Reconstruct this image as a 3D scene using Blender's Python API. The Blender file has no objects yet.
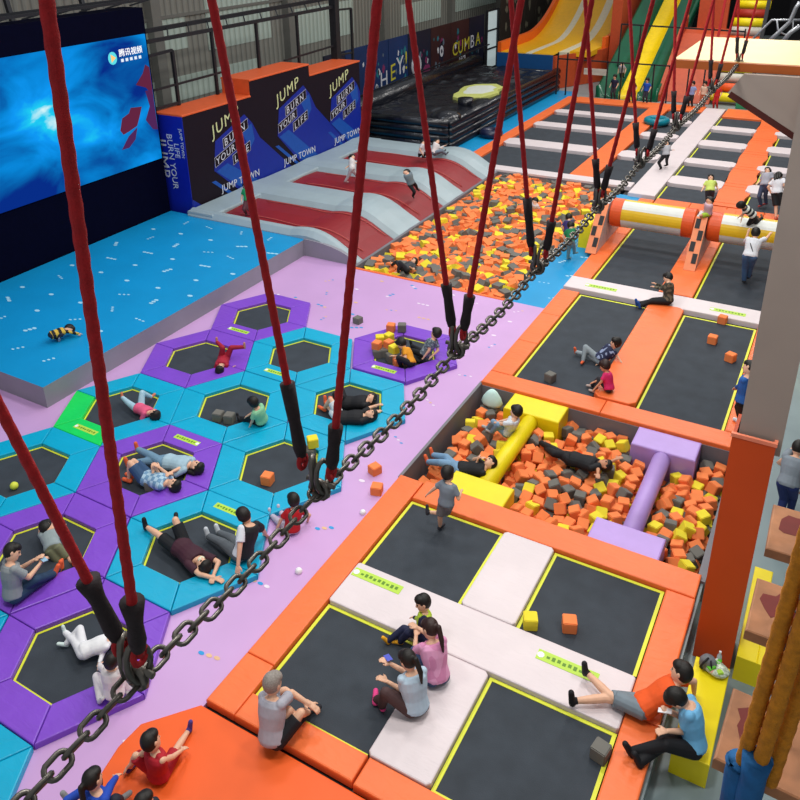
import bpy, math, random
from mathutils import Vector, Matrix, Euler, noise
random.seed(7)
R_ = random.Random(11)
C = bpy.context.scene.collection
PI = math.pi
# ------------------------------------------------------------------ camera
CAMZ = 9.4
FPX, PIT, ROL, YAW, PCX, PCY = 800.07, .413621, -.0265782, -.5358747, 383.43, 271.15
cp_, sp_ = math.cos(PIT), math.sin(PIT)
FW = Vector((math.sin(YAW)*cp_, math.cos(YAW)*cp_, -sp_))
r0 = Vector((math.cos(YAW), -math.sin(YAW), 0)); u0 = r0.cross(FW)
RT = r0*math.cos(ROL)+u0*math.sin(ROL); UP = -r0*math.sin(ROL)+u0*math.cos(ROL)
CO = Vector((0, 0, CAMZ))
def ray(x, y): return FW+RT*((x-PCX)/FPX)-UP*((y-PCY)/FPX)
def at(x, y, z=0.0):
    d = ray(x, y); return CO+d*((z-CAMZ)/d.z)
cd = bpy.data.cameras.new('camera'); cam = bpy.data.objects.new('camera', cd); C.objects.link(cam)
cam.matrix_world = Matrix.Translation(CO) @ Matrix((RT, UP, -FW)).transposed().to_4x4()
cd.sensor_width = 36; cd.lens = FPX*36/800; cd.shift_x = (400-PCX)/800; cd.shift_y = (PCY-400)/800
cd.clip_start = .05; cd.clip_end = 300
bpy.context.scene.camera = cam
# ------------------------------------------------------------------ materials
def lin(c):
    return tuple(((v/12.92) if v <= .04045 else ((v+.055)/1.055)**2.4) for v in c)
def hexc(h): return lin(tuple(int(h[i:i+2], 16)/255 for i in (0, 2, 4)))
MC = {}
def M(name, h, rough=.55, var=.06, scale=6, bump=.0, bscale=20, metal=0, spec=.4, stretch=None, emit=0, coat=0, bd=.03):
    if name in MC: return MC[name]
    m = bpy.data.materials.new(name); m.use_nodes = True; nt = m.node_tree; b = nt.nodes['Principled BSDF']
    c = hexc(h); tc = nt.nodes.new('ShaderNodeTexCoord'); n = nt.nodes.new('ShaderNodeTexNoise')
    n.inputs['Scale'].default_value = scale; n.inputs['Detail'].default_value = 3
    geo = nt.nodes.new('ShaderNodeNewGeometry')
    mp = nt.nodes.new('ShaderNodeMapping'); nt.links.new(geo.outputs['Position'], mp.inputs[0]); nt.links.new(mp.outputs[0], n.inputs['Vector'])
    r = nt.nodes.new('ShaderNodeValToRGB'); r.color_ramp.elements[0].position = .3; r.color_ramp.elements[1].position = .7
    r.color_ramp.elements[0].color = (*[v*(1-var) for v in c], 1); r.color_ramp.elements[1].color = (*[min(1, v*(1+var)) for v in c], 1)
    nt.links.new(n.outputs['Fac'], r.inputs[0]); nt.links.new(r.outputs[0], b.inputs['Base Color'])
    b.inputs['Roughness'].default_value = rough; b.inputs['Metallic'].default_value = metal; b.inputs['Specular IOR Level'].default_value = spec
    b.inputs['Coat Weight'].default_value = coat; b.inputs['Coat Roughness'].default_value = .15
    if bump:
        n2 = nt.nodes.new('ShaderNodeTexNoise'); n2.inputs['Scale'].default_value = bscale; n2.inputs['Detail'].default_value = 2; n2.inputs['Distortion'].default_value = .6
        m2 = nt.nodes.new('ShaderNodeMapping'); nt.links.new(tc.outputs['Object'] if False else geo.outputs['Position'], m2.inputs[0]); nt.links.new(m2.outputs[0], n2.inputs['Vector'])
        if stretch: m2.inputs['Scale'].default_value = stretch[:3]; m2.inputs['Rotation'].default_value = (0, 0, stretch[3])
        bp = nt.nodes.new('ShaderNodeBump'); bp.inputs['Strength'].default_value = bump; bp.inputs['Distance'].default_value = bd
        nt.links.new(n2.outputs['Fac'], bp.inputs['Height']); nt.links.new(bp.outputs[0], b.inputs['Normal'])
    if emit:
        b.inputs['Emission Color'].default_value = (*c, 1); b.inputs['Emission Strength'].default_value = emit
    MC[name] = m; return m
WR = (1, 2.3, 1, .5)
ORANGE = M('orange_vinyl', 'F4743A', .42, .05, 2, .35, 4, stretch=WR)
ORANGE2 = M('orange_mat_vinyl', 'F0601C', .5, .05, 1.2, .1, 3)
WHITEP = M('white_vinyl', 'DCD0D2', .45, .03, 2, .25, 4, stretch=WR)
PURPLE = M('purple_vinyl', '8048C8', .36, .05, 2, .35, 4, stretch=WR, spec=.5)
TEAL = M('teal_vinyl', '00A6CC', .36, .05, 2, .3, 4, stretch=WR, spec=.5)
GREEN = M('green_vinyl', '12D65A', .4, .06, 2, .4, 4, stretch=WR)
YELLOW = M('yellow_vinyl', 'F2DC10', .42, .04, 3, .15, 5)
LAVV = M('lavender_vinyl', 'B898DC', .42, .04, 3, .15, 5)
LAVF = M('lavender_floor', 'C9A0D2', .3, .04, .8, .06, 3)
BLUEF = M('blue_floor', '0A93CC', .45, .05, 1, .05, 3)
GREYF = M('grey_concrete', '7B8B8E', .3, .1, 1.2, .05, 4)
MATK = M('mat_black', '333A42', .8, .14, 3, .1, 60)
PIPE = M('yellow_piping', 'DDE23C', .5, .04)
DARK = M('dark_frame', '15161B', .6, .1)
STEEL = M('steel_frame', '2A2B30', .45, .1, metal=.3)
LIME = M('lime_label', 'B7DB4A', .5, .04)
LABINK = M('label_ink', '5E8A1C', .5, .03)
GREYV = M('grey_vinyl', '8E8C96', .5, .04, 2, .1, 4)
PITW = M('pit_wall_grey', '77757B', .6, .06, 2)
INFG = M('inflatable_grey', '9FB0B6', .38, .05, 1.5, .25, 2.5)
INFR = M('inflatable_red', '8A1820', .5, .06, 3, .1, 10)
BLACKV = M('black_inflatable_vinyl', '14161F', .25, .1, 2, .9, 3, spec=.6)
CHROME = M('galvanised_chain', '66625C', .42, .1, 40, metal=.7)
ROPER = M('red_rope', 'A4161C', .8, .15, 60, .6, 200, bd=.003)
ROPEB = M('brown_rope', 'C07A14', .85, .2, 60, .7, 160, bd=.004)
SLEEVE = M('black_sleeve', '241B1E', .8, .2, 40, .5, 60, bd=.005)
SLEEVB = M('blue_sleeve', '175C93', .8, .15, 30, .5, 50, bd=.005)
WHITE = M('white_print', 'F0F0F2', .5, .02)
FOAM = {'orange': M('foam_orange', 'F0854A', .85, .05, 4), 'grey': M('foam_grey', '6E6C66', .9, .06, 4), 'yellow': M('foam_yellow', 'E8D634', .85, .05, 4)}
# ------------------------------------------------------------------ mesh builder
class MB:
    def __init__(s): s.v = []; s.f = []; s.m = []; s.sm = []
    def add(s, vs, fs, mi=0, sm=False):
        o = len(s.v); s.v += [Vector(p) for p in vs]; s.f += [tuple(i+o for i in f) for f in fs]; s.m += [mi]*len(fs); s.sm += [sm]*len(fs); return s
    def prism(s, pts, z0, z1, bev=0, mi=0, T=None):
        n = len(pts); ar = sum(pts[i][0]*pts[(i+1) % n][1]-pts[(i+1) % n][0]*pts[i][1] for i in range(n))
        if ar < 0: pts = pts[::-1]
        rings = [(z0, 0), (z1-bev, 0), (z1-bev*.3, bev*.3), (z1, bev)] if bev else [(z0, 0), (z1, 0)]
        vs = []
        for z, d in rings:
            for i in range(n):
                p = Vector(pts[i][:2]); a = (p-Vector(pts[i-1][:2])).normalized(); b = (Vector(pts[(i+1) % n][:2])-p).normalized()
                na, nb = Vector((-a.y, a.x)), Vector((-b.y, b.x)); k = na+nb; k = k/max(.3, k.dot(na)); q = p+k*d
                vs.append((q.x, q.y, z))
        if T: vs = [T @ Vector(v) for v in vs]
        fs = [tuple(range(n))[::-1], tuple(range((len(rings)-1)*n, len(rings)*n))]
        for r in range(len(rings)-1):
            for i in range(n): j = (i+1) % n; fs.append((r*n+i, r*n+j, (r+1)*n+j, (r+1)*n+i))
        return s.add(vs, fs, mi)
    def box(s, x0, x1, y0, y1, z0, z1, bev=0, mi=0, T=None):
        return s.prism([(x0, y0), (x1, y0), (x1, y1), (x0, y1)], z0, z1, bev, mi, T)
    def loft(s, rings, mi=0, sm=True, closed=True, caps=True):
        n = len(rings[0]); vs = [p for r in rings for p in r]; fs = []
        for k in range(len(rings)-1):
            for i in range(n if closed else n-1): j = (i+1) % n; fs.append((k*n+i, k*n+j, (k+1)*n+j, (k+1)*n+i))
        if caps: fs += [tuple(range(n))[::-1], tuple(range((len(rings)-1)*n, len(rings)*n))]
        return s.add(vs, fs, mi, sm)
    def tube(s, pts, r, seg=8, mi=0, sm=True, loop=False):
        pts = [Vector(p) for p in pts]; n = len(pts); rr = r if isinstance(r, (list, tuple)) else [r]*n
        rings = []; ref = None
        for i, p in enumerate(pts):
            if loop: t = (pts[(i+1) % n]-pts[i-1]).normalized()
            else: t = (pts[min(i+1, n-1)]-pts[max(i-1, 0)]).normalized()
            if ref is None: ref = t.orthogonal().normalized()
            ref = (ref-t*ref.dot(t)).normalized(); w = t.cross(ref)
            rings.append([p+(ref*math.cos(2*PI*k/seg)+w*math.sin(2*PI*k/seg))*rr[i] for k in range(seg)])
        if loop: rings.append(rings[0])
        return s.loft(rings, mi, sm, True, not loop)
    def ball(s, c, r, mi=0, seg=14, rings=9, ax=None):
        c = Vector(c); r = r if isinstance(r, (tuple, list)) else (r, r, r); ax = ax or (Vector((1, 0, 0)), Vector((0, 1, 0)), Vector((0, 0, 1)))
        RR = []
        for k in range(rings+1):
            a = -PI/2+PI*(k/rings)*.998+.001*PI
            RR.append([c+ax[0]*(r[0]*math.cos(a)*math.cos(2*PI*i/seg))+ax[1]*(r[1]*math.cos(a)*math.sin(2*PI*i/seg))+ax[2]*(r[2]*math.sin(a)) for i in range(seg)])
        return s.loft(RR, mi, True)
    def mesh(s, name, mats, off=Vector((0, 0, 0))):
        me = bpy.data.meshes.new(name); me.from_pydata([tuple(v-off) for v in s.v], [], s.f)
        for m in mats: me.materials.append(m)
        me.polygons.foreach_set('material_index', s.m); me.polygons.foreach_set('use_smooth', s.sm); me.update(); return me
WL = {}
def put(name, mb, mat, parent=None, label=None, cat=None, group=None, kind=None):
    mats = mat if isinstance(mat, list) else [mat]
    xs = [v.x for v in mb.v]; ys = [v.y for v in mb.v]; zs = [v.z for v in mb.v]
    c = Vector(((min(xs)+max(xs))/2, (min(ys)+max(ys))/2, min(zs)))
    o = bpy.data.objects.new(name, mb.mesh(name, mats, c)); C.objects.link(o); WL[o.name] = c
    o.location = c
    if parent: o.parent = parent; o.location = c-WL[parent.name]
    return tag(o, label, cat, group, kind)
def tag(o, label=None, cat=None, group=None, kind=None):
    if label: o['label'] = label
    if cat: o['category'] = cat
    if group: o['group'] = group
    if kind: o['kind'] = kind
    return o
def thing(name, loc, label, cat, group=None):
    o = bpy.data.objects.new(name, None); C.objects.link(o); o.location = loc; WL[o.name] = Vector(loc); o.empty_display_size = .2
    return tag(o, label, cat, group)
def struct(name, mb, mat): return put(name, mb, mat, kind='structure')
def bar(p0, p1, w, mb=None):
    mb = mb or MB(); p0, p1 = Vector(p0), Vector(p1); t = (p1-p0).normalized()
    a = (t.cross(Vector((0, 0, 1))) if abs(t.z) < .9 else Vector((1, 0, 0))); a.normalize(); b = t.cross(a); w = w/2
    return mb.loft([[p+a*w+b*w, p-a*w+b*w, p-a*w-b*w, p+a*w-b*w] for p in (p0, p1)], 0, False)
def text(name, s, size, T, mat, parent, label=None, depth=.004, spacing=1.0, align='LEFT'):
    cu = bpy.data.curves.new(name, 'FONT'); cu.body = s; cu.size = size; cu.extrude = depth; cu.space_character = spacing; cu.align_x = align; cu.resolution_u = 3
    o = bpy.data.objects.new(name+'_src', cu); C.objects.link(o)
    bpy.context.view_layer.update()
    me = bpy.data.meshes.new_from_object(o.evaluated_get(bpy.context.evaluated_depsgraph_get()))
    bpy.data.objects.remove(o)
    me.transform(T); mb = MB(); mb.add([v.co.copy() for v in me.vertices], [tuple(p.vertices) for p in me.polygons])
    bpy.data.meshes.remove(me)
    return put(name, mb, mat, parent, label)
# ------------------------------------------------------------------ floors (the setting)
FZ = -.065
def marks(mb, region, step, mi0, nmi, z, seed, k_=1.0):
    rr = random.Random(seed); x0, x1, y0, y1 = region; k = 0; y = y0+step*.5
    while y < y1:
        x = x0+step*(.5 if k % 2 else .95)
        while x < x1:
            a = rr.uniform(0, PI); cx, cy = x+rr.uniform(-.06, .06), y+rr.uniform(-.06, .06); ty = rr.randrange(3)
            for q in range(3 if ty else 1):
                rx = (.055, .045, .03)[ty]*k_; sx = cx+math.cos(a)*q*.13; sy = cy+math.sin(a)*q*.1
                mb.add([(sx+rx*math.cos(t)*1.2, sy+rx*.7*math.sin(t), z) for t in [i*PI/4 for i in range(8)]], [tuple(range(8))], mi0+((rr.randrange(nmi)) if nmi > 1 else 0))
            x += step
        y += step*.72; k += 1
    return mb
mb = MB().prism([(-40, -6), (-5.96, -6), (-5.96, 18.35), (-11.95, 18.35), (-11.95, 18.6), (-40, 18.6)], -.6, FZ)
marks(mb, (-7, -6.1, 3, 18), 1.0, 1, 3, FZ+.004, 3); marks(mb, (-12.6, -6.2, 15.9, 18.2), 1.0, 1, 3, FZ+.004, 5)
marks(mb, (-13.5, -9.9, 14.6, 16), .9, 1, 3, FZ+.004, 6)
struct('floor_lavender', mb, [LAVF, M('mark_sand', 'E2B98F', .5), M('mark_white', 'E8DCEC', .5), M('mark_blue', '2E9AD8', .5)])
mb = MB().box(-7.06, -5.96, 18.35, 28.6, -.6, FZ); marks(mb, (-7.2, -6.0, 18.5, 28), 1.1, 1, 1, FZ+.004, 8)
WM = M('mark_pale', 'B9E2F2', .5)
struct('floor_blue_strip', mb, [BLUEF, WM])
mb = MB().box(-20.5, -13.95, 29.6, 46.2, -.6, FZ)
struct('floor_blue_back', mb, [BLUEF, WM])
mb = MB().box(-26, -18.7, 18.6, 62, -.62, FZ-.02); struct('floor_dark_left', mb, M('dark_floor', '1B1E28', .6))
mb = MB().box(-.62, 14, -6, 47, -.8, -.42); struct('floor_concrete', mb, GREYF)
mb = MB().box(-13.95, 14, 44.6, 75, -.62, FZ-.02).box(-26, -13.95, 46.2, 75, -.62, FZ-.02); struct('floor_back', mb, M('pale_back_floor', '8D9494', .4, .06, 1))
mb = MB().box(-5.96, -.62, -6, 44.6, -1.3, -1.0).box(-13.95, -5.96, 18.35, 44.6, -1.3, -1.0); struct('floor_pit', mb, M('pit_floor', '3A3A3C', .9))
# solid plinths under the courts, pit walls
mb = MB().box(-5.93, -.66, 5.07, 10.42, -1, -.13)
struct('trim_1', mb, DARK)
struct('baseboard_right', MB().box(-.66, -.62, -6, 28.5, -.42, -.07), GREYF)
mb = MB().box(-5.93, -.66, 14.2, 28.5, -1, -.13); struct('trim_2', mb, DARK)
mb = MB().box(-13.93, -6.7, 29.5, 44.55, -1, -.13).box(-6.7, .2, 28.5, 44.55, -1, -.13); struct('trim_3', mb, DARK)
# pit liners
mb = MB().box(-5.99, -5.93, 10.42, 14.2, -1, -.02).box(-5.93, -.6, 14.1, 14.2, -1, -.06).box(-.72, -.6, 10.42, 14.2, -1, -.02)
struct('trim_4', mb, PITW)
mb = MB().box(-11.95, -11.85, 18.4, 29.25, -1, -.02).box(-11.95, -7.06, 29.25, 29.45, -1, -.03).box(-7.12, -7.06, 18.4, 29.25, -1, -.11)
struct('trim_5', mb, PITW)
put('pit_edge_pad', MB().box(-11.95, -7.06, 18.3, 18.4, -.4, -.04, .02), ORANGE, label='thin orange pad along the near edge of the far foam pit, against the lavender floor', cat='edge pad')
# ------------------------------------------------------------------ hex trampolines
def marks_label(mb, c, ang, L_, W_, z, n=8):
    T = Matrix.Translation(Vector((c[0], c[1], 0))) @ Matrix.Rotation(ang, 4, 'Z')
    mb.box(-L_/2, L_/2, -W_/2, W_/2, z-.006, z, 0, 0, T)
    d = L_*.8/n
    for i in range(n):
        x = -L_*.34+i*d
        mb.box(x, x+d*.62, -W_*(.2 if i % 2 else .13), W_*(.2 if i % 3 else .1), z, z+.002, 0, 1, T)
    pts = [(-L_*.44+W_*.3*math.cos(a*PI/4), W_*.3*math.sin(a*PI/4)) for a in range(8)]
    mb.prism(pts, z, z+.003, 0, 2, T); return mb
INKB = M('label_dot', '7C8C96', .5)
def hexa(cx, cy, col, label, lab=None, segcols=None):
    RO, RI = 1.388, .82
    t = thing('hexagonal_trampoline', (cx, cy, FZ), label, 'trampoline')
    P = [(math.cos(a*PI/3), math.sin(a*PI/3)) for a in range(6)]
    jm = put('jump_mat', MB().prism([(cx+RI*1.0*x, cy+RI*1.0*y) for x, y in P], FZ, -.047), MATK, t)
    mb = MB()
    for k in range(6):
        a, b = P[k], P[(k+1) % 6]; r1, r2 = .81, .77
        q = [(cx+r1*a[0], cy+r1*a[1]), (cx+r1*b[0], cy+r1*b[1]), (cx+r2*b[0], cy+r2*b[1]), (cx+r2*a[0], cy+r2*a[1])]
        mb.prism(q, -.047, -.04)
    put('mat_piping', mb, PIPE, jm); eps = {}
    for k in range(6):
        a, b = P[k], P[(k+1) % 6]; g = .006
        q = [Vector((cx+RO*a[0], cy+RO*a[1])), Vector((cx+RO*b[0], cy+RO*b[1])), Vector((cx+RI*b[0], cy+RI*b[1])), Vector((cx+RI*a[0], cy+RI*a[1]))]
        c = sum(q, Vector((0, 0)))/4; e = (q[1]-q[0]).normalized()
        q = [p-e*g*(1 if (p-c).dot(e) > 0 else -1) for p in q]
        m = segcols.get(k, col) if segcols else col
        eps[k] = put('edge_pad', MB().prism([tuple(p) for p in q], FZ, .035, .018), m, t, 'bright green edge pad' if m is GREEN else None)
    if lab is not None:
        a = (lab+.5)*PI/3; rr = (RO+RI)/2*.866
        mb = marks_label(MB(), (cx+rr*math.cos(a), cy+rr*math.sin(a)), a+PI/2, .62, .13, .0365)
        put('label_strip', mb, [LIME, LABINK, WHITE], eps[lab])
    return t
N1 = 1.21
HX = [(-8.1, 2.35, TEAL, 'teal hexagonal trampoline cut off by the bottom left corner of the view, lime labelled', 1, None),
 (-8.1, 4.77, PURPLE, 'purple hexagonal trampoline with two children in white lying on it, under the nearest rope', None, None),
 (-8.1, 7.19, TEAL, 'teal hexagonal trampoline holding the person in maroon and the one in black and white', 1, None),
 (-8.1, 9.6, TEAL, 'teal hexagonal trampoline with one orange cube on its mat and nobody on it', None, None),
 (-8.1, 12.02, TEAL, 'teal hexagonal trampoline with the two people in black lying on it beside the lavender floor', None, None),
 (-8.1, 14.5, PURPLE, 'purple hexagonal trampoline full of foam cubes with two children on it', 4, None),
 (-10.2, 3.56, TEAL, 'teal hexagonal trampoline of which only a corner shows at the left edge of the view', None, None),
 (-10.2, 5.98, PURPLE, 'purple hexagonal trampoline with an person in grey sitting on its edge at the left', None, None),
 (-10.2, 8.4, PURPLE, 'purple hexagonal trampoline with two people in denim lying across it', 1, None),
 (-10.2, 10.8, TEAL, 'teal hexagonal trampoline with a child in pale green and two grey cubes', None, None),
 (-10.2, 13.23, TEAL, 'teal hexagonal trampoline that is empty, with a lime label on its near pad', 4, None),
 (-12.29, 7.19, TEAL, 'teal hexagonal trampoline with a small yellow ball on its mat', None, None),
 (-12.29, 9.6, TEAL, 'teal hexagonal trampoline with two bright green edge pads by the stage corner', 4, {3: GREEN, 4: GREEN}),
 (-12.29, 12.02, PURPLE, 'purple hexagonal trampoline with a child in red lying on it near the stage', None, None),
 (-12.29, 14.44, PURPLE, 'empty purple hexagonal trampoline farthest back beside the stage', 4, None)]
for h in HX: hexa(*h)
# ------------------------------------------------------------------ rectangular trampolines
def tramp(x0, x1, y0, y1, label, group=None, mz=-.05, pipe=.05, sides='NSEW'):
    t = thing('rectangular_trampoline', ((x0+x1)/2, (y0+y1)/2, -.13), label, 'trampoline', group)
    jm = put('jump_mat', MB().box(x0, x1, y0, y1, -.13, mz), MATK, t)
    mb = MB(); p = pipe
    if 'S' in sides: mb.box(x0, x1, y0, y0+p, mz, mz+.008)
    if 'N' in sides: mb.box(x0, x1, y1-p, y1, mz, mz+.008)
    if 'W' in sides: mb.box(x0, x0+p, y0+p, y1-p, mz, mz+.008)
    if 'E' in sides: mb.box(x1-p, x1, y0+p, y1-p, mz, mz+.008)
    if mb.v: put('mat_piping', mb, PIPE, jm)
    return t
def pad(x0, x1, y0, y1, mat, label, cat='edge pad', z1=.035, z0=-.1, bev=.022, seams=0, group=None, lab=None, name='edge_pad', cut=None):
    mb = MB()
    if seams:
        lx, ly = x1-x0, y1-y0
        for i in range(seams):
            if lx > ly: mb.box(x0+lx*i/seams, x0+lx*(i+1)/seams-.008, y0, y1, z0, z1, bev)
            else: mb.box(x0, x1, y0+ly*i/seams, y0+ly*(i+1)/seams-.008, z0, z1, bev)
    elif cut:
        c = cut; mb.prism([(x0+c, y0), (x1-c, y0), (x1, y0+c), (x1, y1-c), (x1-c, y1), (x0+c, y1), (x0, y1-c), (x0, y0+c)], z0, z1, bev)
    else: mb.box(x0, x1, y0, y1, z0, z1, bev)
    if lab is None: return put(name, mb, mat, label=label, cat=cat, group=group)
    t = thing(name, ((x0+x1)/2, (y0+y1)/2, z0), label, cat, group); pdd = put('padding', mb, mat, t)
    for (lx_, ly_, la) in lab: put('label_strip', marks_label(MB(), (lx_, ly_), la, .85, .17, z1+.006, 9), [LIME, LABINK, WHITE], pdd)
    return t
# near court
tramp(-5.45, -3.7, 8.2, 9.95, 'black trampoline mat with the child in grey running across it', sides='WNE')
tramp(-2.82, -1.1, 8.2, 9.95, 'black trampoline mat beside the orange pillar, with a yellow and an orange cube', sides='WNE')
tramp(-5.45, -3.7, 5.5, 7.3, 'black trampoline mat in front of the seated grey haired man', sides='WNS')
tramp(-2.82, -1.1, 5.5, 7.3, 'black trampoline mat with one grey cube at its right corner, bottom centre of the view')
pad(-5.94, -5.47, 5.12, 5.97, ORANGE, 'short orange corner pad at the left of the grey haired man, near court')
pad(-5.94, -5.47, 5.98, 10.44, ORANGE, 'long orange pad along the left side of the near court', seams=1)
pad(-5.46, -3.66, 5.12, 5.5, ORANGE, 'orange pad the grey haired person sits on', seams=1)
pad(-3.64, -.66, 5.1, 5.49, ORANGE, 'orange pad along the near side of the court, under the grey cube mat', seams=2)
pad(-5.45, -.66, 9.97, 10.5, ORANGE, 'orange pad between the near court and the near foam pit', seams=1)
pad(-1.08, -.66, 7.6, 9.95, ORANGE, 'orange pad on the right of the near court, beside the pillar')
pad(-1.08, -.66, 5.52, 7.59, ORANGE, 'orange pad right of the near court, under the feet of the person in light blue')
pad(-5.46, -1.09, 7.31, 8.19, WHITEP, 'white vinyl pad crossing the near court with two lime labels', 'pad', z1=.04, cut=.03, lab=[(-5.0, 7.98, 0), (-1.95, 7.9, 0)], name='court_pad')
pad(-3.69, -2.83, 8.2, 9.96, WHITEP, 'short white vinyl pad between the two rear mats of the near court', 'pad', z1=.04, cut=.05, name='court_pad')
pad(-3.69, -2.83, 5.51, 7.3, WHITEP, 'short white vinyl pad at the bottom centre, behind the person in pale blue', 'pad', z1=.04, cut=.05, name='court_pad')
mb = MB().prism([(-5.98, 5.06), (-6.48, 4.47), (-6.5, 4.1), (-6.42, 3.75), (-6.1, 3.2), (-5.9, 2.2), (-.75, 2.2), (-.75, 5.06)], FZ-.2, -.03, .02)
put('crash_mat', mb, ORANGE2, label='big flat deep orange mat at the bottom left of the near court', cat='mat')
mb = MB().box(-5.96, -.7, 2, 5.05, -1, -.31); struct('trim_6', mb, DARK)
# mid court
tramp(-5.42, -3.65, 14.6, 19.55, 'long black trampoline mat with the child in navy and jeans lying on it', sides='WN')
tramp(-2.72, -1.0, 14.6, 19.55, 'long black trampoline mat with three scattered orange cubes', sides='WNE')
tramp(-5.42, -3.6, 20.5, 28.2, 'black trampoline mat running under the left roller', sides='WN')
tramp(-2.68, -1.0, 20.5, 28.2, 'black trampoline mat running under the right roller, with a person in a white shirt', sides='WN')
pad(-5.95, -5.44, 14.66, 19.55, ORANGE, 'orange pad along the left side of the middle court', seams=3)
pad(-5.95, -.66, 14.12, 14.64, ORANGE, 'orange pad between the near foam pit and the middle court', seams=2)
pad(-3.63, -2.74, 14.68, 19.75, ORANGE, 'wide orange pad with the child in pink sitting on it', z1=.06, cut=.12)
pad(-.98, -.66, 14.66, 28.3, ORANGE, 'orange pad along the right side of the middle court, behind the grey pillar', seams=5)
pad(-5.95, -.66, 19.72, 20.5, WHITEP, 'white vinyl pad crossing the middle court, with the seated person in camouflage', 'pad', z1=.05, seams=2, lab=[(-5.0, 20.05, 0), (-1.75, 20.05, 0)], name='court_pad')
pad(-5.95, -5.44, 20.55, 28.2, ORANGE, 'orange pad along the left of the roller lanes, beside the blue floor', seams=4)
pad(-3.58, -2.7, 20.55, 28.2, ORANGE, 'orange pad between the two roller lanes', seams=4, z1=.05)
pad(-5.4, -.66, 27.5, 28.45, ORANGE, 'orange pad behind the two rollers', seams=4)
# far court
rows = [(29.9, 33.1), (34.25, 36.9), (37.85, 40.0), (40.85, 43.2)]
wher = ['nearest', 'second', 'third', 'farthest']
for i, (a, b) in enumerate(rows):
    tramp(-13.3, -9.2, a, b, '%s of the wide black trampoline mats left of the orange divider, far court' % wher[i], sides='')
    tramp(-8.1, -6.48, a, b, '%s of the black trampoline mats just left of the long white walkway' % wher[i], sides='')
rowsR = [(28.5, 30.25), (31.4, 33.3), (34.2, 36.3), (37.4, 39.4), (40.3, 42.5)]
wh5 = ['nearest', 'second', 'middle', 'fourth', 'farthest']
for i, (a, b) in enumerate(rowsR):
    tramp(-5.45, -3.63, a, b, '%s of the black trampoline mats just right of the long white walkway' % wh5[i], sides='W')
    tramp(-2.55, .1, a, b, '%s of the black trampoline mats on the far right, beyond the wavy orange divider' % wh5[i], sides='W')
for i in range(3):
    a, b = rows[i][1]+.05, rows[i+1][0]-.05
    pad(-13.3, -9.15, a, b, WHITEP, 'white pad between the %s and %s wide mats left of the orange divider' % (wher[i], wher[i+1]), 'pad', z1=.09, cut=.2, name='court_pad')
    pad(-8.15, -6.5, a, b, WHITEP, 'white pad between the %s and %s mats just left of the walkway' % (wher[i], wher[i+1]), 'pad', z1=.09, cut=.2, name='court_pad')
for i in range(4):
    a, b = rowsR[i][1]+.05, rowsR[i+1][0]-.05
    pad(-5.48, -3.55, a, b, WHITEP, 'white pad between the %s and %s mats right of the walkway' % (wh5[i], wh5[i+1]), 'pad', z1=.09, cut=.15, name='court_pad')
    pad(-2.75, .1, a, b, WHITEP, 'white pad between the %s and %s mats on the far right' % (wh5[i], wh5[i+1]), 'pad', z1=.09, cut=.2, name='court_pad')
pad(-12.9, -6.55, 29.26, 29.86, WHITEP, 'white pad along the top of the far foam pit wall', 'pad', z1=.06, name='court_pad')
pad(-6.46, -5.5, 28.5, 44.1, WHITEP, 'long white walkway running away between the far trampolines', 'walkway', z1=.08, seams=4, name='walkway_pad')
pad(-13.9, -13.32, 29.6, 44.4, ORANGE, 'orange pad along the left edge of the far court, beside the blue floor', seams=6)
pad(-9.13, -8.17, 29.9, 43.2, ORANGE, 'orange divider pad running away between the wide mats and the walkway mats', seams=6)
pad(-13.3, -6.5, 43.24, 44.5, ORANGE, 'orange pad at the back of the far court, left of the walkway', seams=4)
pad(-5.45, .1, 42.6, 44.5, ORANGE, 'orange pad at the back of the far court, right of the walkway', seams=3)
mb = MB(); n = 40
L1 = [(-3.58+.03*math.sin(i*.9), 28.5+14*i/n) for i in range(n+1)]; L2 = [(-2.6+.05*math.sin(i*1.3+1), 28.5+14*i/n) for i in range(n+1)]
for i in range(n): mb.prism([L1[i], L2[i], L2[i+1], L1[i+1]], -.1, .05+.012*math.sin(i*.9), 0)
put('edge_pad', mb, ORANGE, label='wavy orange divider pad running away on the right of the far court', cat='edge pad')
# ------------------------------------------------------------------ pit beams
def tbeam(xc, mat, color):
    t = thing('crossing_beam', (xc, 12.3, -.9), '%s padded balance beam with a block at each end, crossing the near foam pit' % color, 'balance beam')
    xo = .0
    put('end_block', MB().box(xc-.6, xc+.6, 13.45, 14.1, -.75, -.02, .03), mat, t)
    put('end_block', MB().box(xc-.58, xc+.58, 10.52, 11.1, -.75, -.02, .03), mat, t)
    put('round_bar', MB().tube([(xc, 11.0, -.2), (xc, 13.5, -.2)], .165, 20), mat, t)
tbeam(-4.55, YELLOW, 'yellow'); tbeam(-1.9, LAVV, 'lavender')
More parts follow.
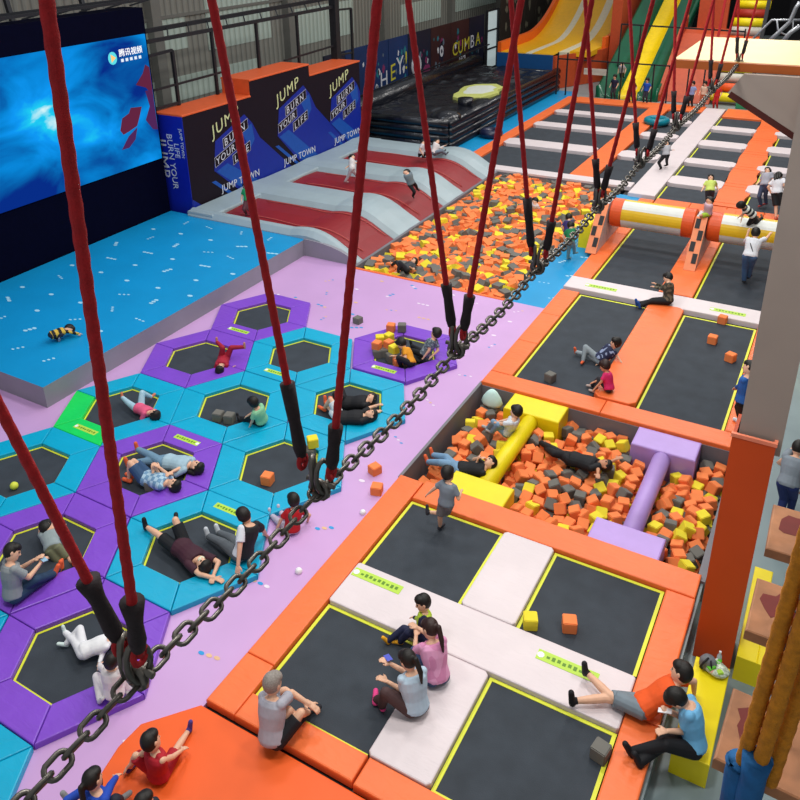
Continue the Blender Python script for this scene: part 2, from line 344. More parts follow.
# ------------------------------------------------------------------ foam cubes
def cube_mb(T, s=.2, mi=0, mb=None):
    mb = mb or MB(); h = s/2; b = .014; vs = []; fs = []
    for sz in (-1, 1):
        for (x, y) in ((-1, -1), (1, -1), (1, 1), (-1, 1)): vs.append((x*h, y*h, sz*h))
    fs = [(3, 2, 1, 0), (4, 5, 6, 7), (0, 1, 5, 4), (1, 2, 6, 5), (2, 3, 7, 6), (3, 0, 4, 7)]
    return mb.add([T @ Vector(v) for v in vs], fs, mi)
def foam_mesh(col):
    import bmesh
    bm = bmesh.new(); bmesh.ops.create_cube(bm, size=.2); bmesh.ops.bevel(bm, geom=bm.edges[:], offset=.012, segments=2, affect='EDGES')
    me = bpy.data.meshes.new('foam_cube'); bm.to_mesh(me); bm.free(); me.materials.append(FOAM[col]); return me
FM = {c: foam_mesh(c) for c in FOAM}
FP = {}
def foam(col, loc, rot, label, group=None):
    if col not in FP: o = bpy.data.objects.new('foam_cube', FM[col]); FP[col] = o
    else:
        o = FP[col].copy()
        if 'group' in o: del o['group']
    C.objects.link(o); o.location = loc; o.rotation_euler = rot; return tag(o, label, 'foam cube', group)
def pickc(rr):
    v = rr.random(); return 'orange' if v < .56 else ('grey' if v < .82 else 'yellow')
rr = random.Random(4); cells = []
nx, ny = 22, 15
for i in range(nx):
    for j in range(ny):
        x = -5.8+(i+.5)*5.0/nx+rr.uniform(-.05, .05); y = 10.6+(j+.5)*3.45/ny+rr.uniform(-.05, .05)
        z = -.42+.09*noise.noise(Vector((x*1.3, y*1.3, 3)))+rr.uniform(-.05, .07)
        if abs(x+4.55) < .23 or abs(x+1.9) < .23: continue
        if (y > 13.38 or y < 11.17) and (abs(x+4.55) < .7 or abs(x+1.9) < .7): continue
        cells.append((x, y, z))
under = MB(); cells.sort(key=lambda c: c[1])
def rot3(rr): return Euler((rr.choice((0, rr.uniform(-.5, .5), rr.uniform(-.8, .8))), rr.choice((0, rr.uniform(-.5, .5))), rr.uniform(0, PI)))
print('near pit cells', len(cells))
zone = lambda x: 'left of yellow beam' if x < -4.55 else ('between the two beams' if x < -1.9 else 'right of lavender beam')
dep = lambda y: 'near the front' if y < 11.7 else ('midway across' if y < 12.9 else 'near the back wall')
CI = {'orange': 0, 'grey': 1, 'yellow': 2}
for k, (x, y, z) in enumerate(cells):
    c = pickc(rr); w = zone(x)+', '+dep(y)
    if k < 272: foam(c, (x, y, z), rot3(rr), '%s foam cube in the near pit %s' % (c, w), '%s foam cubes in the near pit %s' % (c, w))
    else: cube_mb(Matrix.Translation((x, y, z)) @ rot3(rr).to_matrix().to_4x4(), .2, CI[c], under)
for i in range(26):
    for j in range(18):
        x = -5.82+(i+.5)*5.05/26; y = 10.6+(j+.5)*3.45/18
        if ((y > 13.3 or y < 11.2) and (abs(x+4.55) < .7 or abs(x+1.9) < .7)): continue
        cube_mb(Matrix.Translation((x, y, -.6+rr.uniform(-.04, .04))) @ rot3(rr).to_matrix().to_4x4(), .2, CI[pickc(rr)], under)
put('foam_cubes', under, [FOAM['orange'], FOAM['grey'], FOAM['yellow']], label='the many foam cubes packed beneath and behind the top ones in the near pit', cat='foam cubes', kind='stuff')
far = MB(); nx, ny = 19, 42
for i in range(nx):
    for j in range(ny):
        x = -11.72+(i+.5)*4.5/nx+rr.uniform(-.05, .05); y = 18.5+(j+.5)*10.6/ny+rr.uniform(-.05, .05)
        edge = min(1, (y-17.2)/1.0)
        z = -.24+.16*noise.noise(Vector((x*.8, y*.8, 7)))+rr.uniform(-.06, .1)
        cube_mb(Matrix.Translation((x, y, z)) @ rot3(rr).to_matrix().to_4x4(), .27, CI[pickc(rr)], far)
        if (i+j) % 2: cube_mb(Matrix.Translation((x+.1, y+.1, z-.17)) @ rot3(rr).to_matrix().to_4x4(), .27, CI[pickc(rr)], far)
put('foam_cubes', far, [FOAM['orange'], FOAM['grey'], FOAM['yellow']], label='sea of orange, grey and yellow foam cubes filling the far pit', cat='foam cubes', kind='stuff')
loose = [('orange', 268, 483, 'on the empty teal hexagonal mat', -.05), ('grey', 310, 457, 'in the right corner of the empty teal hexagonal mat', -.05), ('yellow', 313, 446, 'topping the grey cube at the corner of the empty teal hexagon', .17),
 ('grey', 219, 420, 'left one of the pair before the child in pale green', -.05), ('grey', 230, 422, 'right one of the pair before the child in pale green', -.05), ('grey', 152, 489, 'beside the head of the person in plaid', -.05),
 ('grey', 358, 324, 'alone on the lavender floor above the empty hexagons', -.1), ('orange', 391, 331, 'on the far edge pad of the purple hexagon', .04), ('grey', 402, 331, 'on the far edge pad of the purple hexagon, beside an orange one', .04),
 ('yellow', 380, 343, 'uppermost left in the heap on the purple hexagon', .15), ('yellow', 389, 341, 'behind the child in yellow in the heap', .15), ('orange', 377, 349, 'left side of the heap on the purple hexagon', .12), ('orange', 389, 348, 'middle of the heap on the purple hexagon', .12),
 ('grey', 377, 357, 'near left corner of the heap on the purple hexagon', -.05), ('grey', 384, 356, 'second from the near left corner of the heap', -.05), ('yellow', 394, 353, 'by the hands of the child in yellow', .12), ('grey', 391, 361, 'low in front of the child in yellow', -.05), ('orange', 398, 366, 'nearest of the heap on the purple hexagon', -.05),
 ('yellow', 530, 626, 'on the rear right mat of the near court', -.05), ('orange', 569, 629, 'on the rear right mat of the near court', -.05), ('grey', 600, 757, 'at the right corner of the bottom mat', -.05),
 ('orange', 375, 474, 'on the lavender floor, farther of the two by the chain', -.1), ('orange', 377, 494, 'on the lavender floor, nearer of the two by the chain', -.1),
 ('grey', 550, 381, 'on the long mat at the feet of the child in pink', -.05), ('orange', 722, 323, 'touching the white pad of the middle court', -.05), ('orange', 712, 343, 'middle of the three on the right mat of the middle court', -.05), ('orange', 730, 361, 'nearest of the three on the right mat of the middle court', -.05)]
for c, x, y, w, z in loose:
    p = at(x, y, z); foam(c, p+Vector((0, 0, .1)), (0, 0, R_.uniform(-.4, .9)), '%s foam cube %s' % (c, w))
p = at(492, 404, -.25)
mb = MB().loft([[p+Vector((a*math.cos(t), a*.7*math.sin(t), z)) for t in [i*PI/5+.2 for i in range(10)]] for a, z in ((.22, 0), (.24, .06), (.2, .18), (.12, .3), (.05, .36))])
put('pale_cushion', mb, M('pale_mint_cloth', 'C9E8E2', .7), label='pale mint soft cone cushion in the back left corner of the near pit', cat='cushion')
for (x, y, z, r, m, lb) in ((15, 489, -.05, .075, M('ball_lime', 'D9E04A'), 'small yellow green ball on the teal hexagonal mat at left'), (299, 574, -.1, .06, WHITE, 'small white ball on the lavender floor beside the near court'), (363, 515, -.1, .055, WHITE, 'small white ball on the lavender floor near the orange cubes')):
    p = at(x, y, z); put('ball', MB().ball(p+Vector((0, 0, r)), r), m, label=lb, cat='ball')
# ------------------------------------------------------------------ stage and screen
mb = MB().prism([(-13.8, 8.9), (-13.8, 18.6), (-19.5, 18.68), (-19.5, 8.9)], FZ, .45)
mb.m = [1]*len(mb.f); mb.m[1] = 0
marks(mb, (-19.3, -14, 9.1, 18.5), 1.15, 2, 1, .454, 9, 1.35)
put('stage', mb, [BLUEF, GREYV, M('mark_stage', 'A9DDF2', .5)], label='low bright blue stage with grey sides in front of the big screen', cat='stage')
def screen_mat():
    m = bpy.data.materials.new('screen_picture'); m.use_nodes = True; nt = m.node_tree; nt.nodes.clear(); N = nt.nodes.new; K = nt.links.new
    out = N('ShaderNodeOutputMaterial'); em = N('ShaderNodeEmission'); K(em.outputs[0], out.inputs[0]); em.inputs[1].default_value = .95
    g = N('ShaderNodeNewGeometry'); mp = N('ShaderNodeMapping'); K(g.outputs['Position'], mp.inputs[0]); mp.inputs['Scale'].default_value = (0, .33, .55)
    n = N('ShaderNodeTexNoise'); n.inputs['Scale'].default_value = 1.3; n.inputs['Detail'].default_value = 8; n.inputs['Distortion'].default_value = .7; K(mp.outputs[0], n.inputs['Vector'])
    sx = N('ShaderNodeSeparateXYZ'); K(g.outputs['Position'], sx.inputs[0])
    def mth(op, a, b=None, c=None):
        q = N('ShaderNodeMath'); q.operation = op
        for i, v in enumerate((a, b, c)):
            if v is None: continue
            if isinstance(v, (int, float)): q.inputs[i].default_value = v
            else: K(v, q.inputs[i])
        return q.outputs[0]
    def blob(cy, cz, ry, rz):
        a = mth('POWER', mth('DIVIDE', mth('SUBTRACT', sx.outputs[1], cy), ry), 2); b = mth('POWER', mth('DIVIDE', mth('SUBTRACT', sx.outputs[2], cz), rz), 2)
        return mth('EXPONENT', mth('MULTIPLY', mth('ADD', a, b), -1))
    s = mth('ADD', mth('MULTIPLY', blob(14.0, 4.6, 1.3, .5), .4), mth('MULTIPLY', blob(15.7, 3.6, 1.6, 1.0), .25))
    s = mth('ADD', s, mth('MULTIPLY', mth('SUBTRACT', n.outputs['Fac'], .5), 1.5)); s = mth('ADD', s, .3)
    s = mth('SUBTRACT', s, mth('MULTIPLY', blob(13.8, 2.4, 1.7, .5), .35))
    r = N('ShaderNodeValToRGB'); e = r.color_ramp.elements; e[0].position = .05; e[0].color = (*hexc('082E8A'), 1); e[1].position = .97; e[1].color = (*hexc('E6FFFF'), 1)
    for p, h in ((.22, '0860AE'), (.4, '0884D6'), (.6, '109CFA'), (.8, '22D4F8')):
        q = e.new(p); q.color = (*hexc(h), 1)
    K(s, r.inputs[0]); K(r.outputs[0], em.inputs[0]); return m
def emis(name, h, st=1.0):
    m = bpy.data.materials.new(name); m.use_nodes = True; nt = m.node_tree; nt.nodes.clear()
    o = nt.nodes.new('ShaderNodeOutputMaterial'); e = nt.nodes.new('ShaderNodeEmission'); e.inputs[0].default_value = (*hexc(h), 1); e.inputs[1].default_value = st
    nt.links.new(e.outputs[0], o.inputs[0]); return m
CAS = M('screen_casing', '04051C', .8, .1, spec=.05)
t = thing('video_screen', (-19.9, 13.6, .45), 'giant glowing video screen showing a blue underwater scene, in a black wall casing', 'screen')
put('casing', MB().box(-20.4, -19.56, 7, 18.72, -.1, 7.1), CAS, t)
mb = MB().box(-19.56, -19.5, 7.2, 18.62, 2.33, 6.32)
put('display', mb, screen_mat(), t)
YZ = lambda x, pts, mb=None, mi=0, th=.008: (mb or MB()).prism([(a, b) for a, b in pts], 0, th, 0, mi, Matrix(((0, 0, 1, x), (1, 0, 0, 0), (0, 1, 0, 0), (0, 0, 0, 1))))
def blobpts(cy, cz, ry, rz, seed, n=14):
    q = random.Random(seed); return [(cy+ry*math.cos(2*PI*i/n)*q.uniform(.6, 1.15), cz+rz*math.sin(2*PI*i/n)*q.uniform(.6, 1.15)) for i in range(n)]
cor = YZ(-19.5, [(17.05, 3.6), (17.2, 3.95), (17.5, 4.05), (17.6, 4.2), (18.05, 4.15), (17.9, 3.85), (17.75, 3.6), (17.4, 3.5), (17.15, 3.45)]); YZ(-19.5, [(17.0, 3.0), (17.35, 3.35), (17.75, 3.55), (17.6, 3.2), (17.3, 3.0)], cor, 1)
YZ(-19.5, [(17.95, 4.85), (18.3, 5.15), (18.45, 5.4), (18.6, 5.3), (18.6, 4.4), (18.35, 4.7)], cor); YZ(-19.5, [(18.3, 4.6), (18.6, 4.6), (18.6, 3.3), (18.4, 3.35), (18.15, 3.7), (18.4, 4.1)], cor, 1)
put('coral_picture', cor, [emis('coral_glow', '6E2A48', .8), emis('coral_glow_deep', '5A2C62', .8)], t)
lg = YZ(-19.49, [(17.18+.17*math.cos(a*PI/8), 5.78+.19*math.sin(a*PI/8)) for a in range(16)], None, 0); YZ(-19.482, [(17.12, 5.9), (17.12, 5.66), (17.3, 5.78)], lg, 1)
put('channel_logo', lg, [emis('logo_cyan', '5FE0E8', 1), emis('logo_orange', 'FFC879', 1.1)], t)
TT = lambda x, y, z, sl=0: Matrix(((0, 0, 1, x), (1, 0, 0, y), (sl, 1, 0, z), (0, 0, 0, 1)))
text('channel_name', '腾讯视频', .24, TT(-19.49, 17.45, 5.8), emis('logo_white', 'FFFFFF', 1.2), t)
TG = emis('logo_white2', 'E8F4FF', 1)
for i in range(5): put('tagline_mark', YZ(-19.49, [(17.5+i*.18, 5.62), (17.6+i*.18, 5.62), (17.6+i*.18, 5.71), (17.5+i*.18, 5.71)]), TG, t)
mb = MB()
for i, x in enumerate((-20.4, -19.7)): bar((x, 7.5, 7.25), (x, 19, 7.3), .08, mb)
for y in range(8, 20): bar((-20.4, y, 7.1), (-19.9, y+.5, 7.28), .05, mb)
for y in (9.5, 12, 14.7, 17.2): bar((-20.4, y, 7.1), (-20.8, y, 9.5), .12, mb)
put('top_truss', mb, STEEL, t)
# ------------------------------------------------------------------ podium wall with writing
t = thing('climbing_podium', (-19.35, 24.5, FZ), 'stepped blue and dark podium wall with orange tops lettered JUMP BURN YOUR LIFE', 'podium')
WALLD = M('podium_dark_print', '1D141F', .6, .05, spec=.15); BLU = M('podium_blue_print', '0B2796', .5, .05); BLU2 = M('podium_light_blue_print', '1552AE', .5, .05); SIDEB = M('podium_side_blue', '0C22A4', .5, .05)
mb = MB().box(-20.0, -18.7, 18.95, 22.47, FZ, 3.7).box(-20.0, -18.7, 22.47, 26.15, FZ, 4.25).box(-20.0, -18.7, 26.15, 29.9, FZ, 3.82)
put('body', mb, WALLD, t)
put('side_panel', MB().box(-20.0, -18.7, 18.93, 18.95, FZ, 3.7), SIDEB, t)
for (a, b, z, h) in ((18.93, 22.46, 3.7, 'low near'), (22.46, 26.16, 4.25, 'raised middle'), (26.16, 29.92, 3.82, 'far')):
    put('top_pad', MB().box(-20.02, -18.68, a, b, z, z+.06, .02), M('podium_orange', 'E2602F', .5, .05), t, '%s orange top pad' % h)
put('step_face', MB().box(-19.98, -18.72, 22.45, 22.468, 3.76, 4.25), M('podium_orange', 'E2602F'), t)
def clipband(pts, ymin, ymax, zmax=3.6):
    out = []
    for (fn, ax, lim, sg) in ((0, 0, ymin, 1), (0, 0, ymax, -1), (0, 1, .02, 1)):
        res = []; n = len(pts)
        for i in range(n):
            p, q = pts[i], pts[(i+1) % n]; ip = (p[ax]-lim)*sg >= 0; iq = (q[ax]-lim)*sg >= 0
            if ip: res.append(p)
            if ip != iq:
                k = (lim-p[ax])/(q[ax]-p[ax]); res.append((p[0]+(q[0]-p[0])*k, p[1]+(q[1]-p[1])*k))
        pts = res
        if not pts: return []
    return pts
for k, (jy, jz) in enumerate(((20.28, 2.66), (23.96, 3.04), (27.54, 2.77))):
    mb = MB()
    band = clipband([(jy+.1, jz-.1), (jy+1.75, jz+.5), (jy+2.15, jz+.1), (jy+2.5, jz-.5), (jy+4.9, jz-2.6), (jy+4.9, -.6), (jy+2.4, -.6), (jy-.1, jz-1.1)], 18.96, 29.88)
    YZ(-18.7, band, mb, 0, .006)
    low = clipband([(jy-2.9, jz-.9), (jy-2.2, jz-1.1), (jy+.6, -.6), (jy-4, -.6)], 18.96, 29.88)
    if k == 0 and low: YZ(-18.7, low, mb, 0, .005)
    st = clipband([(jy+.0, jz-1.15), (jy+.6, jz-1.0), (jy+3.6, -.3), (jy+2.4, -.3)], 18.96, 29.88); YZ(-18.694, st, mb, 1, .005)
    s2 = clipband([(jy+1.5, jz-.1), (jy+2.1, jz+.1), (jy+2.2, jz-.5), (jy+1.9, jz-.8)], 18.96, 29.88); YZ(-18.694, s2, mb, 1, .005)
    s3 = clipband([(jy-.3, jz-1.45), (jy-.1, jz-1.45), (jy+1.5, jz-2.75), (jy+1.3, jz-2.75)], 18.96, 29.88); YZ(-18.694, s3, mb, 1, .005)
    put('graphic_band', mb, [BLU, BLU2], t)
    JP = M('jump_print', 'D6DBA2', .5, .12, 2)
    text('lettering', 'JUMP', .58, TT(-18.685, jy-.02, jz+.05, .33), JP, t, 'pale yellow lettering JUMP', spacing=1.18)
    mb = MB(); sl = .31
    for (a, z, w, h) in ((.47, -.44, 1.42, .36), (-.04, -.99, 1.25, .35), (.9, -1.14, 1.02, .36)):
        f = lambda u, v: (jy+a+u, jz+z+v+sl*u-0.02)
        YZ(-18.69, [f(0, 0), f(w, 0), f(w, h), f(0, h)], mb, 1, .006); YZ(-18.684, [f(.018, .018), f(w-.018, .018), f(w-.018, h-.018), f(.018, h-.018)], mb, 0, .004)
    put('word_boxes', mb, [WALLD, M('box_outline', 'B9B9C4', .5)], t)
    WP = M('white_lettering', 'D8DAE4', .5)
    text('lettering', 'BURN', .36, TT(-18.678, jy+.53, jz-.385, sl), WP, t, 'white lettering BURN', spacing=1.42)
    text('lettering', 'YOUR', .34, TT(-18.678, jy+.03, jz-.935, sl), WP, t, 'white lettering YOUR', spacing=1.2)
    text('lettering', 'LIFE', .35, TT(-18.678, jy+.98, jz-1.08, sl), WP, t, 'white lettering LIFE', spacing=1.45)
    text('lettering', 'JUMP TOWN', .36, TT(-18.678, jy+.15, .72, .02), WP, t, 'white lettering JUMP TOWN', spacing=1.05)
T90 = Matrix(((0, -1, 0, 0), (0, 0, -1, 0), (1, 0, 0, 0), (0, 0, 0, 1)))
def side(s, size, x, z, sh=0): return text('lettering', s, size, Matrix.Translation((x, 18.92, z)) @ Matrix(((0, 1, 0, 0), (0, 0, -1, 0), (-1, 0, 0, 0), (0, 0, 0, 1))), M('white_lettering', 'C8CBD8'), t)
side('JUMP', .6, -19.95, 2.9); side('BURN YOUR', .34, -19.47, 3.1); side('LIFE', .3, -19.18, 2.8); side('JUMP TOWN', .17, -18.88, 3.3)
# railing behind the podium
t = thing('steel_railing', (-19.9, 25, 3.7), 'black steel railing and truss on top of the stepped podium', 'railing')
for (y, zb, zt) in ((20.1, 3.76, 5.6), (22.1, 3.76, 6.0), (24.6, 4.31, 6.0), (27.2, 3.88, 6.0), (31.3, 3.5, 5.85)):
    put('post', bar((-19.9, y, zb), (-19.9, y, zt), .1), STEEL, t)
put('post', bar((-19.9, 29.95, 3.88), (-19.9, 29.95, 6.4), .32), STEEL, t, 'thick end post')
mb = MB(); bar((-19.9, 18.8, 6.0), (-19.9, 30, 6.05), .12, mb); bar((-20.4, 18.8, 6.25), (-20.4, 30.5, 6.35), .14, mb); bar((-19.9, 30, 5.9), (-19.9, 31.3, 5.85), .08, mb)
for i in range(11): bar((-19.9, 19+i, 6.02), (-20.4, 19.5+i, 6.3), .04, mb)
put('top_rail', mb, STEEL, t)
for p, q_, w_ in (((-19.9, 18.8, 4.45), (-19.9, 22.4, 4.5), .07), ((-19.9, 26.2, 4.35), (-19.9, 29.9, 4.45), .07), ((-19.9, 30, 4.0), (-19.9, 31.3, 3.95), .07), ((-19.9, 18.9, 5.55), (-19.9, 20.1, 5.6), .09), ((-19.9, 18.9, 3.85), (-19.9, 20.1, 3.85), .09)): put('middle_rail', bar(p, q_, w_), STEEL, t)
# ------------------------------------------------------------------ walls
def wallmat(name, a, b):
    m = bpy.data.materials.new(name); m.use_nodes = True; nt = m.node_tree; bs = nt.nodes['Principled BSDF']; N = nt.nodes.new; K = nt.links.new
    g = N('ShaderNodeNewGeometry'); w = N('ShaderNodeTexWave'); w.wave_type = 'BANDS'; w.bands_direction = 'Y'; w.inputs['Scale'].default_value = .9; K(g.outputs['Position'], w.inputs['Vector'])
    w.inputs['Distortion'].default_value = .3
    bp = N('ShaderNodeBump'); bp.inputs['Strength'].default_value = .8; bp.inputs['Distance'].default_value = .08; K(w.outputs['Fac'], bp.inputs['Height']); K(bp.outputs[0], bs.inputs['Normal'])
    r = N('ShaderNodeValToRGB'); r.color_ramp.elements[0].color = (*hexc(a), 1); r.color_ramp.elements[1].color = (*hexc(b), 1); r.color_ramp.elements[0].position = 0; r.color_ramp.elements[1].position = .25
    K(w.outputs['Fac'], r.inputs[0]); K(r.outputs[0], bs.inputs['Base Color']); bs.inputs['Roughness'].default_value = .6; return m
CORR = wallmat('corrugated_wall', '6A6A64', '8C8B82'); CORP = wallmat('corrugated_light_panel', '9AA89C', 'BCCBC0')
mb = MB().box(-25.3, -25, -6, 75, -.6, 16); struct('wall_left', mb, CORR)
for i, (y0, y1, z0, z1) in enumerate(((20, 26.2, 4.6, 5.9), (27.5, 32, 4.3, 7.2), (33.5, 39.5, 3.6, 5.4), (45, 50.5, 3.3, 4.6), (20, 31, 2.5, 3.5), (36, 41, 6.1, 8), (52, 60, 3.4, 5.2), (24, 30, 8, 10))):
    struct('window_%d' % (i+1), MB().box(-25.0, -24.97, y0, y1, z0, z1), CORP)
for i, y in enumerate((24, 33, 42.3, 51.5, 60)):
    struct('trim_%d' % (i+7), MB().box(-25, -24.6, y, y+.5, -.6, 16), M('wall_column_grey', '74736D', .6, .05))
mb = MB()
for z in (5.9, 8.2): mb.box(-25, -24.9, -6, 75, z, z+.12)
struct('trim_12', mb, M('wall_column_grey', '74736D'))
mb = MB().box(-25.3, 14, 74.7, 75, -.6, 16); struct('wall_back', mb, M('dark_back_wall', '17171B', .8))
mb = MB().box(13.8, 14, -6, 75, -.6, 16); struct('wall_right', mb, M('right_wall', '55565A', .8))
# ------------------------------------------------------------------ painted banner boards
BAN = M('banner_dark', '14182E', .6, .25, .6); BANR = M('banner_maroon', '35191C', .6, .2, .6); BANB = M('banner_blue', '0E2C5C', .6, .2, .5); BT = M('banner_teal', '1E6E7C', .6)
BY = M('banner_yellow', 'BDB534', .6, .08); BW = M('banner_white', 'C4C6CE', .6); BP = M('banner_pink', '7A2A58', .6); BGR = M('banner_grey', '596878', .6)
bx = -22
fr = [32, 33.9, 36, 38.2, 40.4, 43.2, 45.9, 48.6, 51]
for i in range(8):
    lbs = ['dark graffiti board nearest the podium', 'plain blue graffiti board second from the podium', 'blue graffiti board with the white letter H', 'blue graffiti board with the letters EY and an exclamation mark', 'dark graffiti board with a pale ring figure and pink blob', 'maroon graffiti board with a round white eyed figure', 'maroon graffiti board with the first letters of CUMBA', 'dark graffiti board with the last letters of CUMBA']
    t = thing('graffiti_board', (bx, (fr[i]+fr[i+1])/2, .2), lbs[i]+', on the left wall', 'banner')
    put('board', MB().box(bx-.06, bx, fr[i]+.03, fr[i+1]-.03, -.085, 3.55), [BAN, BANB, BANB, BANB, BAN, BANR, BANR, BAN][i], t)
    q = random.Random(i+30); mb = MB()
    for k in range(9):
        cy = q.uniform(fr[i]+.35, fr[i+1]-.35); cz = q.uniform(1.2, 2.9); s = q.uniform(.06, .2)
        put('painted_shape', YZ(bx, blobpts(cy, cz, s*.8, s*1.3, k+i*9), None, 0, .004), [BGR, BW, BT, BP][q.randrange(4)], t)
    if i == 0: text('letters', 'A', .9, TT(bx+.012, 33.2, 1.5, .06), BY, t, 'yellow letter A')
    if i == 2: text('letters', 'H', 1.2, TT(bx+.012, 37.2, 1.1, .06), BW, t, 'white letter H')
    if i == 3: text('letters', 'E', 1.25, TT(bx+.012, 38.3, 1.3, .1), BY, t, 'yellow letter E'); text('letters', 'Y', 1.4, TT(bx+.012, 39.0, 1.5, .06), BW, t, 'white letter Y'); text('letters', '!', 1.4, TT(bx+.012, 39.95, 1.7, 0), BY, t, 'yellow exclamation mark')
    if i == 4: put('ring_figure', MB().tube([(bx+.03, 41.3+.5*math.cos(a*PI/8), 1.7+.55*math.sin(a*PI/8)) for a in range(-3, 12)], .07), BW, t)
    if i == 4: put('pink_blob', YZ(bx, blobpts(42.6, 1.2, .5, .4, 5), None, 0, .02), BP, t)
    if i == 5:
        m_ = YZ(bx, blobpts(44.6, 2.0, .5, .6, 8), None, 0, .012); YZ(bx+.01, [(44.6+.24*math.cos(a), 2.05+.34*math.sin(a)) for a in [k*PI/6 for k in range(12)]], m_, 1, .012); YZ(bx+.02, [(44.6+.1*math.cos(a), 2.05+.13*math.sin(a)) for a in [k*PI/6 for k in range(12)]], m_, 0, .012)
        put('eyed_figure', m_, [BAN, BW], t)
    if i == 6:
        text('letters', 'CU', 1.15, TT(bx+.012, 46.1, 1.5, .05), BY, t, 'letters CU'); text('letters', 'M', 1.15, TT(bx+.012, 47.8, 1.6, .05), BY, t, 'yellow letter M'); text('letters', 'FAM', .45, TT(bx+.012, 47.1, 1.05, .05), BW, t, 'small white letters')
    if i == 7: text('letters', 'B', 1.15, TT(bx+.012, 48.75, 1.65, .05), BW, t, 'white letter B'); text('letters', 'A', 1.15, TT(bx+.012, 49.6, 1.7, .05), BY, t, 'yellow letter A')
mb = MB(); bar((-21.4, 31, 1.25), (-21.4, 50.5, 1.7), .07, mb)
for y in range(32, 51, 3): bar((-21.4, y, FZ), (-21.4, y, 1.27+(y-31)*.023), .05, mb)
put('hand_rail', mb, STEEL, label='long thin black handrail in front of the graffiti boards', cat='railing')
# glazed door at the end of the boards
GL = M('bright_door_glass', 'C6D8DA', .25, .05, emit=.35)
t = thing('glass_door', (-22, 52.2, FZ), 'tall glazed door with daylight behind it at the end of the graffiti boards', 'door')
put('glass', MB().box(-22.05, -22, 51.4, 53.2, FZ, 3.6), GL, t)
mb = MB()
for y in (51.3, 53.2): bar((-21.97, y, FZ), (-21.97, y, 3.7), .16, mb)
for z in (1.2, 2.4, 3.7): bar((-21.97, 51.3, z), (-21.97, 53.2, z), .1, mb)
put('door_frame', mb, STEEL, t)
# ------------------------------------------------------------------ black airbag
t = thing('stunt_airbag', (-17.6, 38.7, FZ), 'large shiny black inflatable landing airbag with a yellow and white target patch', 'airbag')
nx, ny = 40, 90
vs = []; fs = []
for i in range(nx+1):
    for j in range(ny+1):
        x = -20.3+5.3*i/nx; y = 31.4+14.6*j/ny
        z = 1.12+.12*noise.noise(Vector((x*1.1, y*1.1, 0)))+.07*noise.noise(Vector((x*3, y*3, 4)))
        vs.append((x, y, z))
for i in range(nx):
    for j in range(ny): a = i*(ny+1)+j; fs.append((a, a+ny+1, a+ny+2, a+1))
put('top_sheet', MB().add(vs, fs, 0, True), BLACKV, t)
put('core', MB().box(-20.3, -15.1, 31.5, 45.9, FZ, .85), BLACKV, t)
for k in range(4):
    put('side_tube', MB().tube([(-15.15, 31.5, .1+k*.33), (-15.15, 38, .12+k*.33), (-15.15, 46, .1+k*.33)], .2, 12), BLACKV, t)
    put('side_tube', MB().tube([(-20.3, 31.45, .1+k*.33), (-17.5, 31.4, .12+k*.33), (-15.15, 31.45, .1+k*.33)], .2, 12), BLACKV, t)
put('back_bolster', MB().tube([(-20.4, 31.4, 1.15), (-20.4, 38, 1.25), (-20.4, 46.2, 1.2)], .5, 16), BLACKV, t)
put('end_bolster', MB().tube([(-20.4, 45.8, .85), (-15.3, 45.8, .85)], .3, 16), BLACKV, t)
put('corner_pillow', MB().ball((-15.7, 32.3, 1.15), (.75, .75, .38)), BLACKV, t)
q = random.Random(2); pts = [(-16.75+(.85+.35*q.random())*math.cos(a*PI/9), 38.2+(1.8+.5*q.random())*math.sin(a*PI/9)) for a in range(18)]
mb = MB().prism(pts, 1.0, 1.25, .03)
mb.prism([(-16.75+(x+16.75)*.7, 38.4+(y-38.2)*.62) for x, y in pts], 1.25, 1.255, 0, 1)
put('target_patch', mb, [M('target_yellow', 'C9CE74', .5), M('target_white', 'DDE2D8', .5)], t)
put('blower_collar', MB().tube([(-16.1, 35.3, 1.0), (-16.1, 35.3, 1.45)], .38, 18), BLACKV, t)
def ring(x, y, r, tr, z, mat, label):
    put('inflatable_ring', MB().tube([(x+r*math.cos(a*PI/12), y+r*math.sin(a*PI/12), z+tr) for a in range(24)], tr, 12, loop=True), mat, label=label, cat='swim ring')
ring(-14.36, 34.4, .36, .2, FZ, M('navy_vinyl', '141C3C', .3, .1, spec=.6), 'dark navy inflatable ring on the blue floor beside the black airbag')
ring(-8.0, 39.8, .45, .17, 0, M('teal_ring_vinyl', '0E7F92', .3, .1), 'teal inflatable ring lying on the far orange divider pad')
# ------------------------------------------------------------------ red inflatable track
def prof(x, dz=0):
    if x < -14.4: return .55+dz
    k = (x+14.4)/2.5; return .55+dz+.13*math.sin(min(1, k*1.3)*PI)-.7*k**2.2
t = thing('inflatable_track', (-15.2, 24, FZ), 'red and pale grey inflatable tumbling track with three humps beside the far foam pit', 'inflatable')
def hump(y0, y1, mat, name, dz, round_=.08, x0=-18.6, x1=-11.95, lb=None):
    rings = []; n = 30
    for i in range(n+1):
        x = x0+(x1-x0)*i/n; z = prof(x, dz); zb = min(FZ, z-.3)
        rings.append([(x, y0, zb), (x, y0, z-round_), (x, y0+round_, z-.01), (x, (y0+y1)/2, z+.03), (x, y1-round_, z-.01), (x, y1, z-round_), (x, y1, zb)])
    return put(name, MB().loft(rings, 0, False), mat, t, lb)
for (a, b) in ((19.1, 21.05), (22.85, 24.7), (26.35, 28.2)): hump(a, b, INFR, 'red_runway', -.05, .04, -17.6)
for (a, b) in ((18.55, 19.1), (21.05, 22.85), (24.7, 26.35), (28.2, 29.7)): hump(a, b, INFG, 'grey_border', .09, .16)
put('end_border', MB().box(-18.65, -17.55, 18.6, 29.7, FZ, .62, .05), INFG, t)
